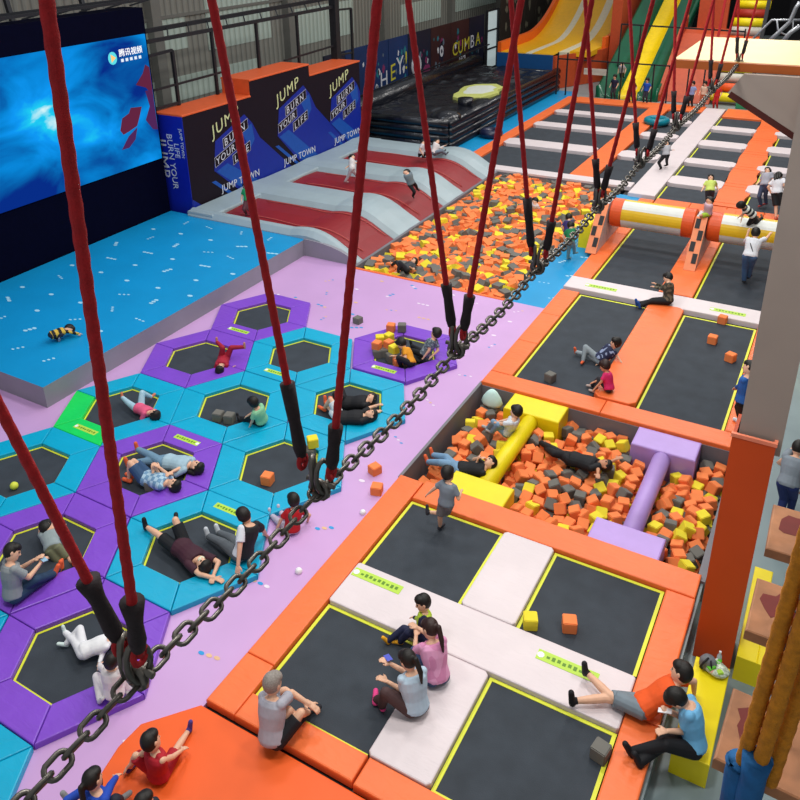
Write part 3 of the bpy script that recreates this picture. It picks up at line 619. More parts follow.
mb = MB()
for (a, b) in ((19.1, 21.05), (22.85, 24.7), (26.35, 28.2)):
    for yy in (a+.25, b-.25):
        mb.tube([(-17+5*i/20, yy+.08*math.sin(i*.4), prof(-17+5*i/20, -.04)+.02) for i in range(20)], .015, 5)
put('seam_line', mb, M('seam_red', 'C85A52', .6), t)
mb = MB().prism([(-13.78, 18.62), (-13.78, 18.5), (-12.0, 18.5), (-12.0, 18.62)], FZ, FZ+.02)
mb = MB(); pts = [(-13.8, FZ)]+[(-13.8+1.85*math.sin(a*PI/16), FZ+.55*math.cos(a*PI/16)) for a in range(9)]
mb.prism(pts, 0, .12, 0, 0, Matrix(((1, 0, 0, 0), (0, 0, -1, 18.6), (0, 1, 0, 0), (0, 0, 0, 1))))
put('side_cheek', mb, GREYV, t)
# ------------------------------------------------------------------ rollers
RW = M('roller_white', 'D9DCD6', .35, .03); RY = M('roller_yellow', 'E2B91C', .4, .04); RO_ = M('roller_orange', 'E0561F', .4, .05)
def roller(x0, x1, label):
    y, z, r = 23.7, .97, .43; t = thing('padded_roller', ((x0+x1)/2, y, z-r), label, 'roller'); mb = MB(); seg = 32
    for i in range(seg):
        a0, a1 = 2*PI*i/seg, 2*PI*(i+1)/seg
        v = [(x, y+r*math.cos(a), z+r*math.sin(a)) for x in (x0+.35, x1-.35) for a in (a0, a1)]
        mb.add(v, [(0, 1, 3, 2)], ((i+7)//4) % 2, True)
    put('striped_sleeve', mb, [RW, RY], t)
    put('end_cap', MB().tube([(x0, y, z), (x0+.04, y, z), (x0+.36, y, z)], [r*.9, r*1.02, r*1.02], 32, sm=False), RO_, t); put('end_cap', MB().tube([(x1-.36, y, z), (x1-.04, y, z), (x1, y, z)], [r*1.02, r*1.02, r*.9], 32, sm=False), RO_, t)
    put('axle', MB().tube([(x0-.14, y, z), (x1+.14, y, z)], .06, 12), STEEL, t)
roller(-5.78, -3.3, 'left of the two yellow and white striped rollers, over the left lane'); roller(-2.95, -.75, 'right of the two yellow and white striped rollers, with the striped shirt child on it')
def support(x, label, wd=.3):
    t = thing('roller_support', (x, 23.6, .0), label, 'support'); xx = Matrix(((0, 0, 1, x-wd/2), (1, 0, 0, 0), (0, 1, 0, 0), (0, 0, 0, 1)))
    put('wedge_body', MB().prism([(22.3, .04), (24.9, .04), (24.0, 1.3), (23.4, 1.3)], 0, wd, 0, 0, xx), M('support_white', 'C9C4C4', .5), t)
    d = Vector((0, 1.1, 1.26)).normalized(); Ls = 1.67
    T = Matrix(((1, 0, 0, x), (0, d.y, -d.z, 22.3), (0, d.z, d.y, .04), (0, 0, 0, 1)))
    mb = MB().box(-wd/2-.01, wd/2+.01, 0, Ls, 0, .03, 0, 0, T)
    for k in range(4):
        s = -1 if k % 2 else 1
        mb.box((-.13 if s < 0 else .0), (.0 if s < 0 else .13), .22+k*.36, .52+k*.36, .03, .05, 0, 1, T)
    put('chequered_face', mb, [M('support_orange', 'EB8A5A', .5), DARK], t)
support(-3.13, 'orange wedge support with black blocks standing between the two rollers'); support(-5.98, 'orange wedge support with black blocks at the left end of the left roller')
put('wedge_pad', MB().box(-6.55, -6.18, 22.9, 24.2, FZ, .75, .05), YELLOW, label='yellow pad standing on the blue floor left of the left roller', cat='pad')
# ------------------------------------------------------------------ yellow and orange slide
def zb(y): return 1.95 if y < 51 else 1.95+.062*(y-51)**2
ys = [46.4+i*.5 for i in range(38)]
t = thing('wide_slide', (-17, 55, FZ), 'wide yellow slide with orange side walls and pale lane lines, at the far left back', 'slide')
SY = M('slide_yellow', 'F0B818', .35, .05); SO = M('slide_orange', 'E8641F', .4, .05)
mb = MB(); lanes = [(-18.9, -17.3, 0), (-17.3, -16.9, 1), (-16.9, -15.6, 0), (-15.6, -15.1, 1), (-15.1, -13.9, 0)]
for a, b, m_ in lanes: mb.loft([[(a, y, zb(y)-.3), (b, y, zb(y)-.3), (b, y, zb(y)), (a, y, zb(y))] for y in ys if y > 46.2+max(0, a+16.2)*1.3], m_, False)
put('slide_bed', mb, [SY, M('slide_lane', 'E0DCC0', .4)], t)
for x in (-19.1, -13.9): put('side_wall', MB().loft([[(x, y, zb(y)-.5), (x+.22, y, zb(y)-.5), (x+.22, y, zb(y)+.55*min(1, (y-46)/1.5+(x < -17))), (x, y, zb(y)+.55*min(1, (y-46)/1.5+(x < -17)))] for y in ys if y > (46 if x < -17 else 50)], 0, False), SO, t)
put('blue_base', MB().box(-19.1, -15.6, 46.3, 52, FZ, 1.9), M('slide_base_blue', '0F4C86', .5), t)
put('orange_base', MB().loft([[(-15.6+min(1.8, (y-46.4)*.5), y, FZ), (-15.45+min(1.8, (y-46.4)*.5), y, FZ), (-15.45+min(1.8, (y-46.4)*.5), y, zb(y)-.1), (-15.6+min(1.8, (y-46.4)*.5), y, zb(y)-.1)] for y in ys], 0, False), M('tower_orange', 'B84A26', .5, .08), t)
# painted panels far behind the slide
for i in range(7):
    y = 53.8+i*2.3; t = thing('patterned_board', (bx, y, .8), '%s brown board with pale scribbled shapes on the far left wall behind the slide' % ['nearest', 'second', 'third', 'fourth', 'fifth', 'sixth', 'seventh'][i], 'banner')
    put('board', MB().box(bx-.06, bx, y, y+2.15, -.085, 6.2), M('banner_brown', '3A332C', .7, .15), t); q = random.Random(i); mb = MB()
    for k in range(8): put('painted_shape', YZ(bx, blobpts(y+q.uniform(.3, 1.8), q.uniform(1.9, 5.8), q.uniform(.1, .3), q.uniform(.15, .5), k+50), None, 0, .01), M('banner_beige', '85806C', .7), t)
# ------------------------------------------------------------------ green tube slide
GS = M('slide_green', '06583A', .28, .08, spec=.6)
t = thing('green_slide', (-10.8, 50, FZ), 'steep dark green slide with a yellow middle lane, right of the wide slide', 'slide')
zg = lambda y: max(.05, (y-45.6)*.47)+.0
ys = [45.2+i*.5 for i in range(34)]
def lane(pts, mat, name): put(name, MB().loft([[(x, y, zg(y)+z) for x, z in pts] for y in ys], 0, True), mat, t)
lane([(-12.6, .5), (-12.45, .55), (-12.2, .05), (-11.4, .05), (-11.3, .3), (-11.3, -.3), (-12.6, -.3)], GS, 'green_lane')
lane([(-11.3, .3), (-11.2, .06), (-10.4, .06), (-10.3, .3), (-10.3, -.3), (-11.3, -.3)], M('slide_yellow2', 'F0CE12', .35), 'yellow_lane')
lane([(-10.3, .3), (-10.2, .05), (-9.5, .05), (-9.35, .55), (-9.2, .55), (-9.2, -.3), (-10.3, -.3)], GS, 'green_lane')
# ramp, tower and stairs
TO = M('tower_orange', 'B84A26', .5, .08)
t = thing('climbing_ramp', (-8, 48, FZ), 'orange climbing ramp and tower between the green slide and the coloured stairs', 'play tower')
xx = Matrix(((0, 0, 1, -9.1), (1, 0, 0, 0), (0, 1, 0, 0), (0, 0, 0, 1)))
put('ramp', MB().prism([(45.6, FZ), (51, FZ), (51, 3.2), (50, 3.0)], 0, 2.5, 0, 0, xx), M('ramp_orange', 'BE4E2A', .5, .06), t)
put('ramp_wall', MB().prism([(45.4, FZ), (51, FZ), (51, 3.9), (50, 3.5), (45.4, .3)], 0, .2, 0, 0, Matrix.Translation((-.2, 0, 0)) @ xx), TO, t)
put('tower_panel', MB().box(-8.6, -7.0, 51, 51.3, 1, 9), TO, t)
put('orange_tower_wall', MB().box(-13.6, -13.0, 51, 60, FZ, 9), TO, label='tall orange wall panel between the wide yellow slide and the green slide', cat='wall panel')
mb = MB()
for k in range(6): mb.box(-9.0+k*.02, -6.6, 46.2+k*.62, 46.26+k*.62, .3+k*.37, .36+k*.37)
put('ramp_rib', mb, M('rib_orange', 'E07B4C', .5), t)
t = thing('coloured_stairs', (-5.8, 50, FZ), 'tall flight of padded yellow, orange and white steps at the back', 'stairs')
cs = [YELLOW, M('step_orange', 'E4561A', .5), M('step_white', 'C9C4B8', .5), YELLOW, M('step_red', 'A62B1C', .5)]
for k in range(20):
    put('step', MB().tube([(-6.6, 46+k*.55, .3+k*.42), (-4.9, 46+k*.55, .3+k*.42)], .24, 12, sm=True), cs[k % 5], t)
put('side_net_post', bar((-4.7, 46, 0), (-4.7, 50, 9), .18), DARK, t); put('side_net_post', bar((-6.85, 46, 0), (-6.85, 50, 9), .12), ROPER, t)
# railing between far court and slides
t = thing('back_railing', (-11, 45.2, FZ), 'thin black metal railing between the far court and the slides', 'railing')
for x in (-14.85, -14.3, -12.0, -11.2, -9.5, -8.7, -7.7, -6.9): put('post', bar((x, 45.05, FZ), (x, 45.05, 1.95 if x > -14 else 2.3), .07), STEEL, t)
mb = MB(); bar((-14.85, 45.05, 1.95), (-6.9, 45.05, 1.9), .07, mb); put('top_rail', mb, STEEL, t)
t = thing('upper_railing', (-9, 48, 1.8), 'upper black railing crossing in front of the slides', 'railing')
for x in (-12.2, -11.1, -7.2, -5.6): put('post', bar((x, 48, FZ), (x, 48, 3.6), .07), STEEL, t)
mb = MB(); bar((-12.2, 48, 3.6), (-5.6, 48, 3.45), .08, mb); put('top_rail', mb, STEEL, t)
put('small_sign', MB().box(-13.6, -12.3, 46.0, 46.05, 1.0, 1.35), M('sign_white', 'C8C2B4', .6), label='small pale sign on the orange wall beside the black airbag', cat='sign')
mb = MB().box(-4.4, 8, 58, 58.3, FZ, 16); put('dark_curtain', mb, M('dark_netting', '101114', .9, .2), label='tall dark netting wall at the back right', cat='netting')
mb = MB().prism([(-5.2, 45.2), (-3.4, 45.2), (-3.2, 46.3), (-5, 46.6)], FZ, .5, .2); put('green_pad', mb, M('green_pad', '2E8A5C', .5), label='green padded block behind the far orange pad, under the grey beam', cat='pad')
# ------------------------------------------------------------------ pillars, bench, blocks on the right
t = thing('steel_column', (-.22, 9.65, -.42), 'tall grey steel column rising out of an orange padded box', 'column')
COLG = M('column_grey', 'A0948A', .5, .05, 1)
mb = MB().box(-.47, .03, 9.42, 9.5, 3.2, 12).box(-.26, -.2, 9.5, 9.72, 3.2, 12).box(-.47, .03, 9.72, 9.8, 3.2, 12)
mb.box(-.47, -.42, 9.5, 9.72, 3.2, 12)
put('shaft', mb, COLG, t)
put('padded_box', MB().box(-.53, -.03, 9.33, 9.37, -.42, 3.4).box(-.53, -.49, 9.37, 9.86, -.42, 3.4).box(-.07, -.03, 9.37, 9.86, -.42, 3.4).box(-.49, -.07, 9.82, 9.86, -.42, 3.4), M('pillar_orange', 'D04C14', .5, .05, 1), t)
mb = MB().box(-.545, -.015, 9.32, 9.36, 3.38, 3.43).box(-.055, -.015, 9.36, 9.87, 3.38, 3.43)
put('top_edge', mb, M('edge_pink', 'F08A6A', .5), t)
t = thing('platform', (.3, 11.05, 7.5), 'high plywood course platform edged in brown, carried on a grey bracket at the top right', 'platform')
put('deck', MB().box(-1.9, 3, 10.05, 12.05, 7.74, 7.82), M('plywood', 'C4AC74', .5, .06, 2), t)
put('edge_board', MB().box(-1.92, 3, 10.0, 10.05, 7.72, 7.815), M('brown_edge', 'A5541C', .6), t)
xz = Matrix(((1, 0, 0, 0), (0, 0, -1, 9.95), (0, 1, 0, 0), (0, 0, 0, 1)))
put('bracket', MB().prism([(-1.24, 7.5), (-1.1, 7.72), (3, 7.72), (3, 6.0), (-.4, 7.0), (-.55, 7.08)], 0, .08, 0, 0, xz), COLG, t)
d0, d1 = Vector((-1.22, 9.9, 7.49)), Vector((-.36, 9.9, 7.0)); put('bracket_flange', bar(d0, d1+(d1-d0)*.4, .07), M('flange_red', '4A1A12', .6), t)
t = thing('yellow_bench', (-.24, 8.1, -.42), 'long bright yellow padded bench under the person in light blue', 'bench')
put('seat_block', MB().box(-.46, -.02, 7.4, 8.95, -.42, 0, .012), YELLOW, t)
put('step_block', MB().box(.02, .28, 9.2, 11.1, -.42, .02, .012).box(.28, .42, 9.2, 9.6, -.42, .02, .012), YELLOW, label='yellow L shaped padded block behind the orange pillar', cat='block')
put('step_block', MB().box(.32, .7, 17.6, 19.9, -.42, .35, .02), YELLOW, label='yellow padded block at the right edge, beyond the grey column', cat='block')
put('step_block', MB().box(.32, .8, 20, 22, -.42, .45, .02), ORANGE, label='orange padded block at the right edge, behind the yellow one', cat='block')
# ------------------------------------------------------------------ things on the bench
p = at(716, 672, 0)
t = thing('shopping_bag', (p.x, p.y, 0), 'clear and green plastic bag of snacks lying on the yellow bench', 'bag')
q = random.Random(3)
mb = MB().ball(p+Vector((0, 0, .06)), (.16, .13, .07), seg=18, rings=10)
for v in mb.v: v += Vector((noise.noise(v*9), noise.noise(v*9+Vector((5, 0, 0))), noise.noise(v*9+Vector((0, 7, 0)))))*.03
put('bag_body', mb, M('clear_bag', 'BCC8B4', .3, .5, 30), t)
for k in range(7):
    a = q.uniform(0, 6.28); put('snack_packet', MB().box(-.05, .05, -.035, .035, 0, .03, .008, 0, Matrix.Translation(p+Vector((math.cos(a)*.09, math.sin(a)*.08, .07+q.uniform(0, .04)))) @ Euler((q.uniform(-.5, .5), q.uniform(-.5, .5), a)).to_matrix().to_4x4()), [M('snack_green', '5FBF2A'), M('snack_pink', 'E0A29A'), M('snack_white', 'E6E8E0'), M('snack_lime', 'A9D84A')][k % 4], t)
p = at(707, 668, 0)
t = thing('backpack', (p.x, p.y, 0), 'small grey and black backpack standing on the yellow bench against the pillar', 'backpack')
put('sack', MB().loft([[p+Vector((a*math.cos(i*PI/8), b*math.sin(i*PI/8), z)) for i in range(16)] for a, b, z in ((.09, .06, 0), (.11, .08, .04), (.11, .08, .14), (.07, .05, .21))]), M('pack_grey', '75787C', .7, .15, 20), t)
put('strap', MB().tube([p+Vector((-.06, -.07, .03)), p+Vector((-.08, -.12, .1)), p+Vector((-.05, -.1, .18)), p+Vector((0, -.03, .22))], .014, 6), DARK, t)
put('strap', MB().tube([p+Vector((.05, -.08, .03)), p+Vector((.06, -.1, .12)), p+Vector((.03, -.05, .21))], .012, 6), DARK, t)
p = at(718, 664, 0)
t = thing('water_bottle', (p.x, p.y, 0), 'clear plastic water bottle with a white cap on the yellow bench', 'bottle')
put('bottle_body', MB().loft([[p+Vector((r*math.cos(i*PI/7), r*math.sin(i*PI/7), z)) for i in range(14)] for r, z in ((.03, 0), (.033, .02), (.03, .08), (.033, .12), (.03, .16), (.013, .2), (.013, .215))]), M('clear_plastic', 'C2CCD0', .12, .02, spec=.8), t)
put('cap', MB().tube([p+Vector((0, 0, .213)), p+Vector((0, 0, .235))], .016, 12, sm=False), WHITE, t)
# ------------------------------------------------------------------ chain course with red ropes
CX, CZ = -1.2, 7.8
ys_n = [.84, 1.6, 2.58, 3.52, 4.56, 5.56, 6.75, 8.4, 10.1]
def link(c, T, L_=.062, W_=.038, r=.0066):
    pts = []
    for i in range(16):
        a = 2*PI*i/16; x = (L_-W_)/2*(1 if math.cos(a) > 0 else -1)+W_/2*math.cos(a); pts.append(T @ Vector((x, W_/2*math.sin(a), 0)))
    return MB().tube([c+p for p in pts], r, 6, loop=True)
t = thing('chain', (CX, 5.3, CZ-.05), 'long galvanised steel chain running diagonally across the whole view, hung from red ropes', 'chain')
y = .42; k = 0; lm = []
while y < 10.3:
    ang = .55+(PI/2 if k % 2 else 0)
    T = Euler((0, 0, PI/2)).to_matrix(); T = Matrix.Rotation(ang, 3, 'Y') @ T
    seg = [n for n in ys_n if n > y]; n1 = seg[0] if seg else 10.6; n0 = max([n for n in ys_n if n <= y] or [.0])
    sag = -.035*math.sin(PI*(y-n0)/(n1-n0))
    put('chain_link', link(Vector((CX, y, CZ+sag)), T), CHROME, t) if len(lm) < 100 else lm.append(link(Vector((CX, y, CZ+sag)), T))
    if len(lm) < 100: lm.append(None)
    y += .0485; k += 1
rest = MB()
for m_ in lm:
    if m_: rest.add(m_.v, m_.f, 0, True)
if rest.v: put('chain_links_far', rest, CHROME, t, kind='stuff')
def ropevec(i, side):
    dx = {(0, -1): -.2, (0, 1): .115, (1, -1): -.18, (1, 1): .2, (2, -1): -.17, (2, 1): .2, (3, -1): -.14, (3, 1): .15, (4, -1): -.1, (4, 1): .16, (5, -1): -.12, (5, 1): .2, (6, -1): -.14, (6, 1): .2, (7, -1): -.12, (7, 1): .16}.get((i, side), side*.15)
    return dx
ordn = ['nearest', 'second', 'third', 'fourth', 'fifth', 'sixth', 'seventh', 'eighth', 'farthest']
def rope_mb(p0, p1, r=.016, mat=None):
    n = max(12, int((p1-p0).length*110)); mb = MB(); d = (p1-p0).normalized(); a = d.orthogonal().normalized(); b = d.cross(a); rings = []
    for i in range(n+1):
        c = p0+(p1-p0)*(i/n); ring_ = []
        for k in range(9):
            th = 2*PI*k/9; tw = i*1.25; rr_ = r*(1+.06*math.cos(3*(th)-tw)); ring_.append(c+(a*math.cos(th)+b*math.sin(th))*rr_)
        rings.append(ring_)
    return mb.loft(rings)
for i, yn in enumerate(ys_n):
    ctr = Vector((CX, yn, CZ))
    for s in (-1, 1):
        kx = ropevec(i, s); RP = {(1, -1): (-.057, -.127), (1, 1): (.049, .151), (2, -1): (-.018, -.147), (2, 1): (.03, .1455), (3, -1): (-.036, -.134), (3, 1): (.039, .1116), (4, -1): (-.01, -.148), (4, 1): (.02, .16), (5, -1): (-.026, -.153), (5, 1): (.049, .154)}.get((i, s))
        low = ctr+Vector((RP[0] if RP else s*.03, 0, .085)); slope = RP[1] if RP else kx/1.4
        if i == 0 and s < 0: slope = -.18
        top = low+Vector((slope*3.2, 0 if i else (-.35 if s < 0 else -.04), 3.2)); d = (top-low).normalized()
        t = thing('hanging_rope', low, '%s red rope of the %s pair holding up the chain, with a black sleeve' % ('left' if s < 0 else 'right', ordn[i]), 'rope', None)
        put('rope', rope_mb(low+d*.0, top, .0118), ROPER, t)
        l0, l1, l2 = (.02, .14, .27 if i in (1, 3) else .2) if (s < 0) else (.02, .1, .17)
        put('sleeve', MB().tube([low+d*l0, low+d*(l0+.03), low+d*l1, low+d*(l1+.02), low+d*l2], [.016, .021, .018, .02, .028 if i == 0 else .023], 14), SLEEVE, t)
        put('thimble', MB().tube([low+Vector((0, .018*math.cos(a*PI/6), .018*math.sin(a*PI/6)*1.4)) for a in range(12)], .008, 6, loop=True), ROPER, t)
    t = thing('shackle', ctr, '%s cluster of steel shackles joining the rope pair to the chain' % ordn[i], 'shackle')
    for s in (-1, 1):
        pts = [ctr+Vector((s*(.02+.012*math.cos(a*PI/6)), .024*math.cos(a*PI/6), .055+.06*math.sin(a*PI/6))) for a in range(12)]
        put('shackle_loop', MB().tube(pts, .009, 6, loop=True), CHROME, t)
    put('master_ring', MB().tube([ctr+Vector((.03*math.cos(a*PI/6), .0, .03*math.sin(a*PI/6))) for a in range(12)], .011, 6, loop=True), CHROME, t)
    put('shackle_pin', MB().tube([ctr+Vector((-.05, .01, .02)), ctr+Vector((.05, .01, .02))], .009, 8), CHROME, t)
# hanging tail of the chain at the bottom left
# ------------------------------------------------------------------ plank bridge with brown ropes
WOOD = M('plank_wood', 'A56E48', .6, .25, 14, .1, 30, stretch=(8, 1.5, 1, 0), bd=.002); STAIN = M('plank_red_stain', '6E1F18', .7, .25, 8)
pl = [(-.0, 1.36, 1.57, 'nearest', 7.7), (.01, 1.76, 1.97, 'second', 7.7), (.02, 2.1, 2.32, 'third', 7.7), (.09, 2.48, 2.72, 'farthest', 7.7)]
for k, (x, y0, y1, w, z) in enumerate(pl):
    t = thing('bridge_plank', (x+.25, (y0+y1)/2, z-.03), '%s hanging wooden plank of the rope bridge on the right, stained red' % w, 'plank')
    T = Matrix.Translation((x, y0, z-.03)) @ Euler((0, 0, -.05+.03*k)).to_matrix().to_4x4()
    put('board', MB().box(0, .6, 0, y1-y0, 0, .03, .006, 0, T), WOOD, t)
    q = random.Random(k); pts = [(.07+.05*math.cos(a*PI/6)*q.uniform(.6, 1.2), (y1-y0)*.62+.055*math.sin(a*PI/6)*q.uniform(.6, 1.2)) for a in range(12)]
    put('red_stain', MB().prism(pts, .03, .0308, 0, 0, T), STAIN, t)
    e = Vector((x+.1, (y0+y1)/2+.02, z)); put('eye_ring', MB().tube([e+Vector((.014*math.cos(a*PI/5), 0, .012+.014*math.sin(a*PI/5))) for a in range(10)], .004, 6, loop=True), CHROME, t)
    t2 = thing('snap_hook', e, 'steel snap hook and short black sleeved rope tied to the %s plank' % w, 'hook')
    put('hook', MB().tube([e+Vector((.01*math.sin(a*PI/4), .0+.006*a, .03+.012*a)) for a in range(8)], .005, 6), CHROME, t2)
    put('rope_loop', MB().tube([e+Vector((-.004, .05, .11)), e+Vector((-.012, .06, .15)), e+Vector((0, .075, .19)), e+Vector((.015, .08, .22))], .011, 8), ROPEB, t2)
    put('sleeve', MB().tube([e+Vector((.004, .07, .18)), e+Vector((.015, .08, .25)), e+Vector((.02, .09, .3)), e+Vector((.03, .1, .36))], [.016, .019, .018, .02], 10), SLEEVE, t2)
    put('rope', rope_mb(e+Vector((.03, .1, .33)), Vector((.2+.02*k, 1.62+.2*k, 9.6)), .011), ROPEB, t2)
bb = at(764, 742, 7.86)
for k, (dx, dy, lb) in enumerate(((0, 0, 'front'), (-.028, .02, 'left'), (.03, .03, 'right'), (.004, .05, 'rear'))):
    t = thing('hanging_rope', (bb.x+dx, bb.y+dy, 7.7), '%s strand of the thick brown rope bundle at the right edge' % lb, 'rope')
    put('rope', rope_mb(Vector((bb.x+dx, bb.y+dy, 7.72)), Vector((bb.x+dx*1.3+.06, bb.y+dy+.02, 9.6)), .0155), ROPEB, t)
    if k < 2: put('sleeve', MB().tube([Vector((bb.x+dx-.004, bb.y+dy-.0, z)) for z in (7.6, 7.66, 7.71, 7.76, 7.81 if k == 0 else 7.75)], [.022, .024, .026, .025, .03], 16, sm=True), SLEEVB, t)
# distant swing frames beyond the platform
t = thing('swing_frame', (-.6, 16, 7), 'grey metal swing frame with curved bars hanging beyond the platform', 'frame')
GM = M('grey_metal', '8C8F94', .4, metal=.5)
def w(x, y, Y):
    d = ray(x, y); return CO+d*(Y/d.y)
put('frame_bar', MB().tube([w(745, 47, 15), w(772, 20, 15), w(800, 20, 15)], .02, 6), GM, t)
put('frame_bar', MB().tube([w(765, 45, 14), w(778, 33, 14), w(790, 22, 14), w(796, 8, 14), w(800, 2, 14)], .03, 8), GM, t)
put('frame_bar', MB().tube([w(780, 45, 13), w(790, 33, 13), w(800, 26, 13)], .03, 8), GM, t)
put('frame_bar', MB().tube([w(777, 20, 14), w(778, 31, 14), w(786, 35, 14), w(793, 31, 14), w(793, 20, 14)], .014, 6), GM, t)
# ------------------------------------------------------------------ people
Z3 = Vector((0, 0, 1))
SKIN = [M('skin_light', 'E2B294', .55, .04, 9), M('skin_tan', 'C98F6E', .55, .04, 9)]
HAIRM = M('hair_black', '17130F', .55, .2, 30); HAIRG = M('hair_grey', '8F8780', .6, .2, 60); HAIRB = M('hair_brown', '2E1914', .5, .2, 30)
EYEM = M('eye_dark', '1A1412', .3); LIPM = M('lips', 'B5645A', .5)
def cap(mb, p0, p1, r0, r1, seg=10, flat=False):
    p0, p1 = Vector(p0), Vector(p1); d = p1-p0
    if d.length < 1e-5: d = Vector((0, 0, 1e-3)); p1 = p0+d
    t = d.normalized(); a = t.orthogonal().normalized(); b = t.cross(a); rg = []
    def R(c, r): rg.append([c+(a*math.cos(2*PI*k/seg)+b*math.sin(2*PI*k/seg))*max(r, 1e-4) for k in range(seg)])
    if flat: R(p0, r0); R(p1, r1)
    else:
        for q in (-.97, -.7, -.35): R(p0+t*(r0*q), r0*math.sqrt(1-q*q))
        R(p0, r0); R(p1, r1)
        for q in (.35, .7, .97): R(p1+t*(r1*q), r1*math.sqrt(1-q*q))
    mb.loft(rg)
def ell(mb, c, ax, r, seg=14, rings=9): mb.ball(c, r, 0, seg, rings, ax)
def remesh(name, mb, mats, parent, vox, smooth=2, label=None, paint=None):
    me = mb.mesh(name, mats); o = bpy.data.objects.new(name, me); C.objects.link(o)
    m = o.modifiers.new('r', 'REMESH'); m.mode = 'VOXEL'; m.voxel_size = vox; m.use_smooth_shade = True
    if smooth: s = o.modifiers.new('s', 'SMOOTH'); s.iterations = smooth; s.factor = .5
    bpy.context.view_layer.update(); dg = bpy.context.evaluated_depsgraph_get()
    nm = bpy.data.meshes.new_from_object(o.evaluated_get(dg)); bpy.data.objects.remove(o); bpy.data.meshes.remove(me)
    if not nm.vertices: print('EMPTY remesh', name, parent['label']); return None
    if not nm.materials:
        for m in mats: nm.materials.append(m)
    if paint:
        for p in nm.polygons: p.material_index = paint(p.center)
    zs = [v.co.z for v in nm.vertices]; c = sum((v.co for v in nm.vertices), Vector())/len(nm.vertices); c.z = min(zs)
    nm.transform(Matrix.Translation(-c)); nm.name = name
    q = bpy.data.objects.new(name, nm); C.objects.link(q); q.parent = parent; q.location = c-WL[parent.name]; WL[q.name] = c
    if label: q['label'] = label
    return q
def ik(a, b, l1, l2, pole):
    d = b-a; L_ = min(d.length, (l1+l2)*.995); t = d.normalized() if d.length > 1e-4 else Vector((1, 0, 0)); b = a+t*L_
    k = (l1*l1-l2*l2+L_*L_)/(2*L_); h = math.sqrt(max(0, l1*l1-k*k)); p = pole-a; p = p-t*p.dot(t)
    if p.length < 1e-4: p = t.orthogonal()
    return a+t*k+p.normalized()*h, b
